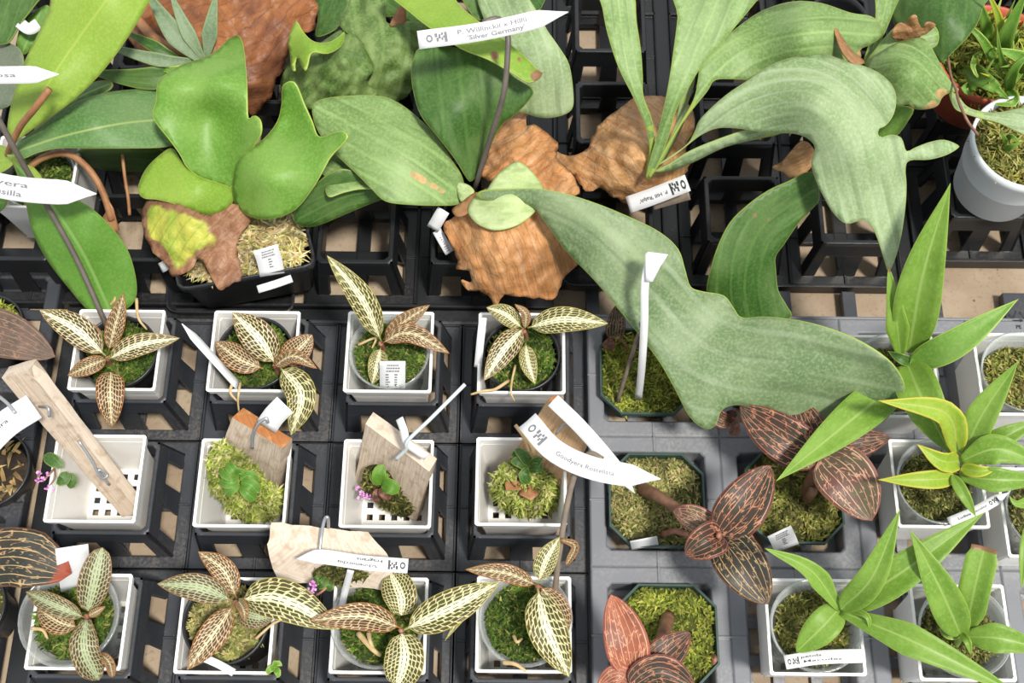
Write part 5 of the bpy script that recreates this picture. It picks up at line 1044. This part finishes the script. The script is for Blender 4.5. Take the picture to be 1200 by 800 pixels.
# saucers and loose black pots standing between the ferns
def flat_saucer(quad, z, label):
    Q = [at(x, y, z) for x, y in quad]; c = sum(Q, Vector())/4; V, F = [], []
    def loop(s, zz, cut=1.0):
        out = []
        for i in range(4):
            p, a, b = Q[i], Q[i-1], Q[(i+1) % 4]; da, db = (a-p).normalized(), (b-p).normalized()
            for k in range(4):
                f = k/3; q = p+da*(cut*(1-f)**2)+db*(cut*f**2); q = c+(q-c)*s; out.append(Vector((q.x, q.y, zz)))
        return out
    L = [loop(.9, z-1.5), loop(1, z-.1), loop(1, z), loop(.965, z), loop(.88, z-1.3)]
    for l in L: V += l
    for i in range(len(L)-1):
        for j in range(16): a, b = i*16+j, i*16+(j+1) % 16; F.append((a, a+16, b+16, b))
    F.append(tuple(range(16))); F.append(tuple(range(64, 80))[::-1])
    return tag(mk('saucer', V, F, M['black']), label, 'saucer', 'black saucers')
flat_saucer([(193, 366), (197, 296), (346, 296), (345, 366)], 1.9, 'black round-cornered saucer under the black pot of the lime staghorn')
flat_saucer([(658, 334), (662, 282), (736, 282), (722, 334)], 3.2, 'black round-cornered saucer below the orange-brown shield, right of it')

# ------------------------------------------------------------------ labels, stakes
o = label_strip([(490, 47, 20.2), (570, 36, 20.4), (666, 14, 20.6)], 21, 'white pointed plant label with two printed lines above the central fern', [('P. Willinckii x Hillii', .26, .72, .30, .50), ("'Silver Germany'", .32, .70, -.42, .48)], emblem(.05, .20, -.6, .6), ink='paleink')
o = tube('label_stake', [(556, 222, 9.5), (575, 160, 14), (590, 110, 17.4), (595, 60, 19.4), (594, 38, 20.0), (584, 22, 20.0), (566, 26, 20.0)], .2, 'stake'); tag(o, 'dark bronze bent stake carrying the white label at top centre', 'stake', 'label stakes')
o = label_strip([(-62, 202, 15.6), (20, 221, 15.6), (113, 227, 15.6)], 29, 'white pointed plant label with two cut-off lines at left edge, lower of two', [('Goodyera', .04, .56, .34, .44), ('pusilla', .30, .52, -.42, .44)], ink='paleink')
o = tube('label_stake', [(-30, 84, 21), (0, 143, 19), (40, 215, 14.6), (88, 300, 10.5), (126, 384, 7)], .2, 'stake'); tag(o, 'long dark bronze stake slanting down into the left white pot', 'stake', 'label stakes')
o = label_strip([(-70, 88, 18.8), (0, 88, 18.8), (69, 87, 18.8)], 20, 'white pointed plant label across the lime leaf, upper of the two at left edge', [('ventricosa', .10, .64, .0, .5)], ink='paleink')
o = label_strip([(618, 493, 14), (650, 528, 14.4), (700, 550, 14.6), (774, 561, 14.4)], 27, 'long curved white label with one line of print in front of the brown wood mount', [('Goodyera Rostellata', .30, .70, -.05, .40)], emblem(.04, .20, -.7, .5), ink='paleink', fold=.1)
o = label_strip([(648, 469, 13.6), (680, 500, 12.8), (715, 540, 11), (744, 578, 9)], 17, 'narrow white strip curling behind the brown wood mount towards the green pot', kind='tag')
o = tube('label_stake', [(649, 712, 7.4), (654, 660, 9.6), (663, 600, 11.6), (674, 555, 13.4), (690, 532, 14), (706, 538, 14.2)], .2, 'stakepale'); tag(o, 'brown stake rising from the fourth nearest white pot to the curved label', 'stake', 'label stakes')
o = label_strip([(736, 240, 8.2), (765, 230, 9.2), (806, 214, 10.4)], 20, 'white label with upside-down print on the tan domed shield', [("P. Hill 'Ralph'", .66, .20, -.1, .42)], emblem(.97, .70, -.8, .8), kind='bar')
o = label_strip([(765, 240, 7.8), (790, 233, 8.2), (808, 228, 8.6)], 12, 'dull olive label end under the printed label by the domed shield', kind='bar', mat='stakepale')
o = label_strip([(478, 663, 11.9), (425, 659, 12.4), (376, 652, 12.2), (346, 655, 11.6)], 17, 'white twisted label with upside-down print wired to the pale wood block', [('Schoenorchis', .26, .60, .35, .42), ('Fragrans', .22, .44, -.38, .42)], emblem(.02, .18, -.7, .7))
o = label_strip([(400, 712, 7.4), (405, 690, 9.4), (411, 668, 11.6)], 8, 'thin white stick standing under the upside-down label at centre front', kind='bar')
o = label_strip([(763, 296, 15.6), (756, 330, 14.6), (755, 380, 12), (752, 430, 8.0), (748, 468, 3.2)], 9, 'folded blank white label standing up in front of the long frond', kind='bar', roll=0)
blade(o, 'white_warm', [(756, 297), (760, 295), (783, 298), (774, 312), (765, 330), (756, 330)], [(757, 298, 15.9), (783, 298, 16.4), (760, 328, 14.9)], [(757, 297), (765, 326)], 'folded_end', 5, .06, raw=True)
o = tube('label_stake', [(723, 472, 2.6), (736, 430, 6.4), (746, 398, 8.8), (754, 378, 11)], .16, 'stakepale'); tag(o, 'short grey-brown stake beside the folded white label in the green pot', 'stake', 'label stakes')
def small_label(pts, w, label, rows=5, **k):
    o = leaf(None, 'white_warm', pts, w, 'bar', name='plant_label', nu=2, solid=.05, fold=0, n=6); tag(o, label, 'label', 'plant labels')
    ex = []
    rr = random.Random(len(label))
    for i in range(3):                                   # printed heading arc and two columns of fine print, as dark dashes
        v0 = .90-.09*i; u = -.5+.12*(2-i)*.3
        while u < .5:
            l = rr.uniform(.06, .16); ex.append([(v0, -u), (v0, -(u+l)), (v0-.05, -(u+l)), (v0-.05, -u)]); u += l+.04
    for cx in (-.55, .15) if rows > 4 else (-.1,):
        for i in range(rows):
            v0 = .60-.09*i; l = rr.uniform(.2, .36); ex.append([(v0, -cx), (v0, -(cx+l)), (v0-.045, -(cx+l)), (v0-.045, -cx)])
    if rows: lettering(o, [], 'paleink', ex)
    return o
small_label([(460, 456, 6.7), (460, 440, 8), (460, 423, 9)], 30, 'white printed label standing against the near rim of the clear cup, third column')
small_label([(319, 322, 7.4), (316, 306, 8.4), (311, 290, 9.4)], 29, 'white printed label in the straw-coloured moss of the black square pot', 4)
small_label([(302, 339, 6.9), (322, 333, 6.9), (342, 326, 6.9)], 9, 'bluish label edge hanging outside the black square pot', 0)
small_label([(188, 314, 6), (192, 312, 6.4), (197, 308, 6.8)], 12, 'small bluish label corner left of the fading yellow shield', 0)
small_label([(922, 642, 2.9), (918, 632, 3.8), (913, 622, 4.5)], 30, 'white printed label at the near rim of the green pot with broad leaves', 4)
small_label([(756, 641, 2.9), (755, 636, 3.5), (754, 631, 4.0)], 32, 'small white label edge at the near rim of the green pot with leaning stem', 0)
small_label([(90, 690, 7.4), (87, 668, 9.4), (84, 640, 11)], 36, 'blank white label standing behind the sage-striped orchid at lower left', 0)
small_label([(312, 500, 10.6), (322, 486, 11.6), (334, 474, 12.4)], 26, 'blank white label tied behind the rust-ended board', 0)
small_label([(507, 268, 8), (514, 256, 9), (520, 246, 9.6)], 15, 'small grey label at the left edge of the central dead shield, upper one', 0)
small_label([(512, 270, 7.6), (520, 284, 7.2), (527, 296, 6.6)], 11, 'small grey label at the left edge of the central dead shield, lower one', 4)
label_strip([(1014, 768, 8.6), (960, 770, 8.9), (920, 776, 8.8)], 16, 'white label with fine print lying on the clear cup at front right', [('Macodes', .78, .30, .3, .36), ('petola', .80, .55, -.35, .36)], emblem(.97, .82, -.6, .6), kind='bar')
label_strip([(1112, 612, 8.2), (1145, 598, 9), (1182, 577, 9.6)], 12, 'white pointed label stuck in the middle right clear cup', [('Ludisia discolor', .15, .62, 0, .5)], emblem(.66, .82, -.6, .6))
label_strip([(279, 452, 7.2), (250, 420, 9.4), (213, 379, 11)], 9, 'narrow white label seen edge-on at the second white pot of the back row', roll=40)
label_strip([(560, 430, 7.2), (563, 400, 9), (566, 372, 9.8)], 9, 'narrow white label standing inside the left wall of the fourth back-row pot', kind='bar')
label_strip([(274, 788, 7.6), (256, 778, 8.2), (238, 770, 8.6)], 9, 'narrow white label edge under the near rim of the second nearest black pot', kind='bar')
label_strip([(-26, 530, 13), (6, 498, 12.6), (40, 476, 12.4)], 32, 'white label with print wired to the leaning grey plank', [('tinyflora', .10, .60, .2, .3)], kind='bar')
tube('wire', [(-10, 458, 13), (8, 472, 13), (18, 484, 12.9)], .12, 'wire', bpy.data.objects[[x.name for x in bpy.data.objects if x.name.startswith('plant_label')][-1]])
label_strip([(468, 490, 11.6), (473, 503, 11.6), (477, 518, 11.4), (489, 528, 11), (500, 535, 10.6)], 9, 'small twisted white label on the cable tie of the grey wood mount', kind='bar', roll=20)
label_strip([(22, 26, 12.9), (34, 34, 12.9), (45, 28, 12.9)], 13, 'white torn label bit between leaves at the top left corner', kind='bar')
for o in bpy.data.objects:
    if 'org' in o: del o['org']
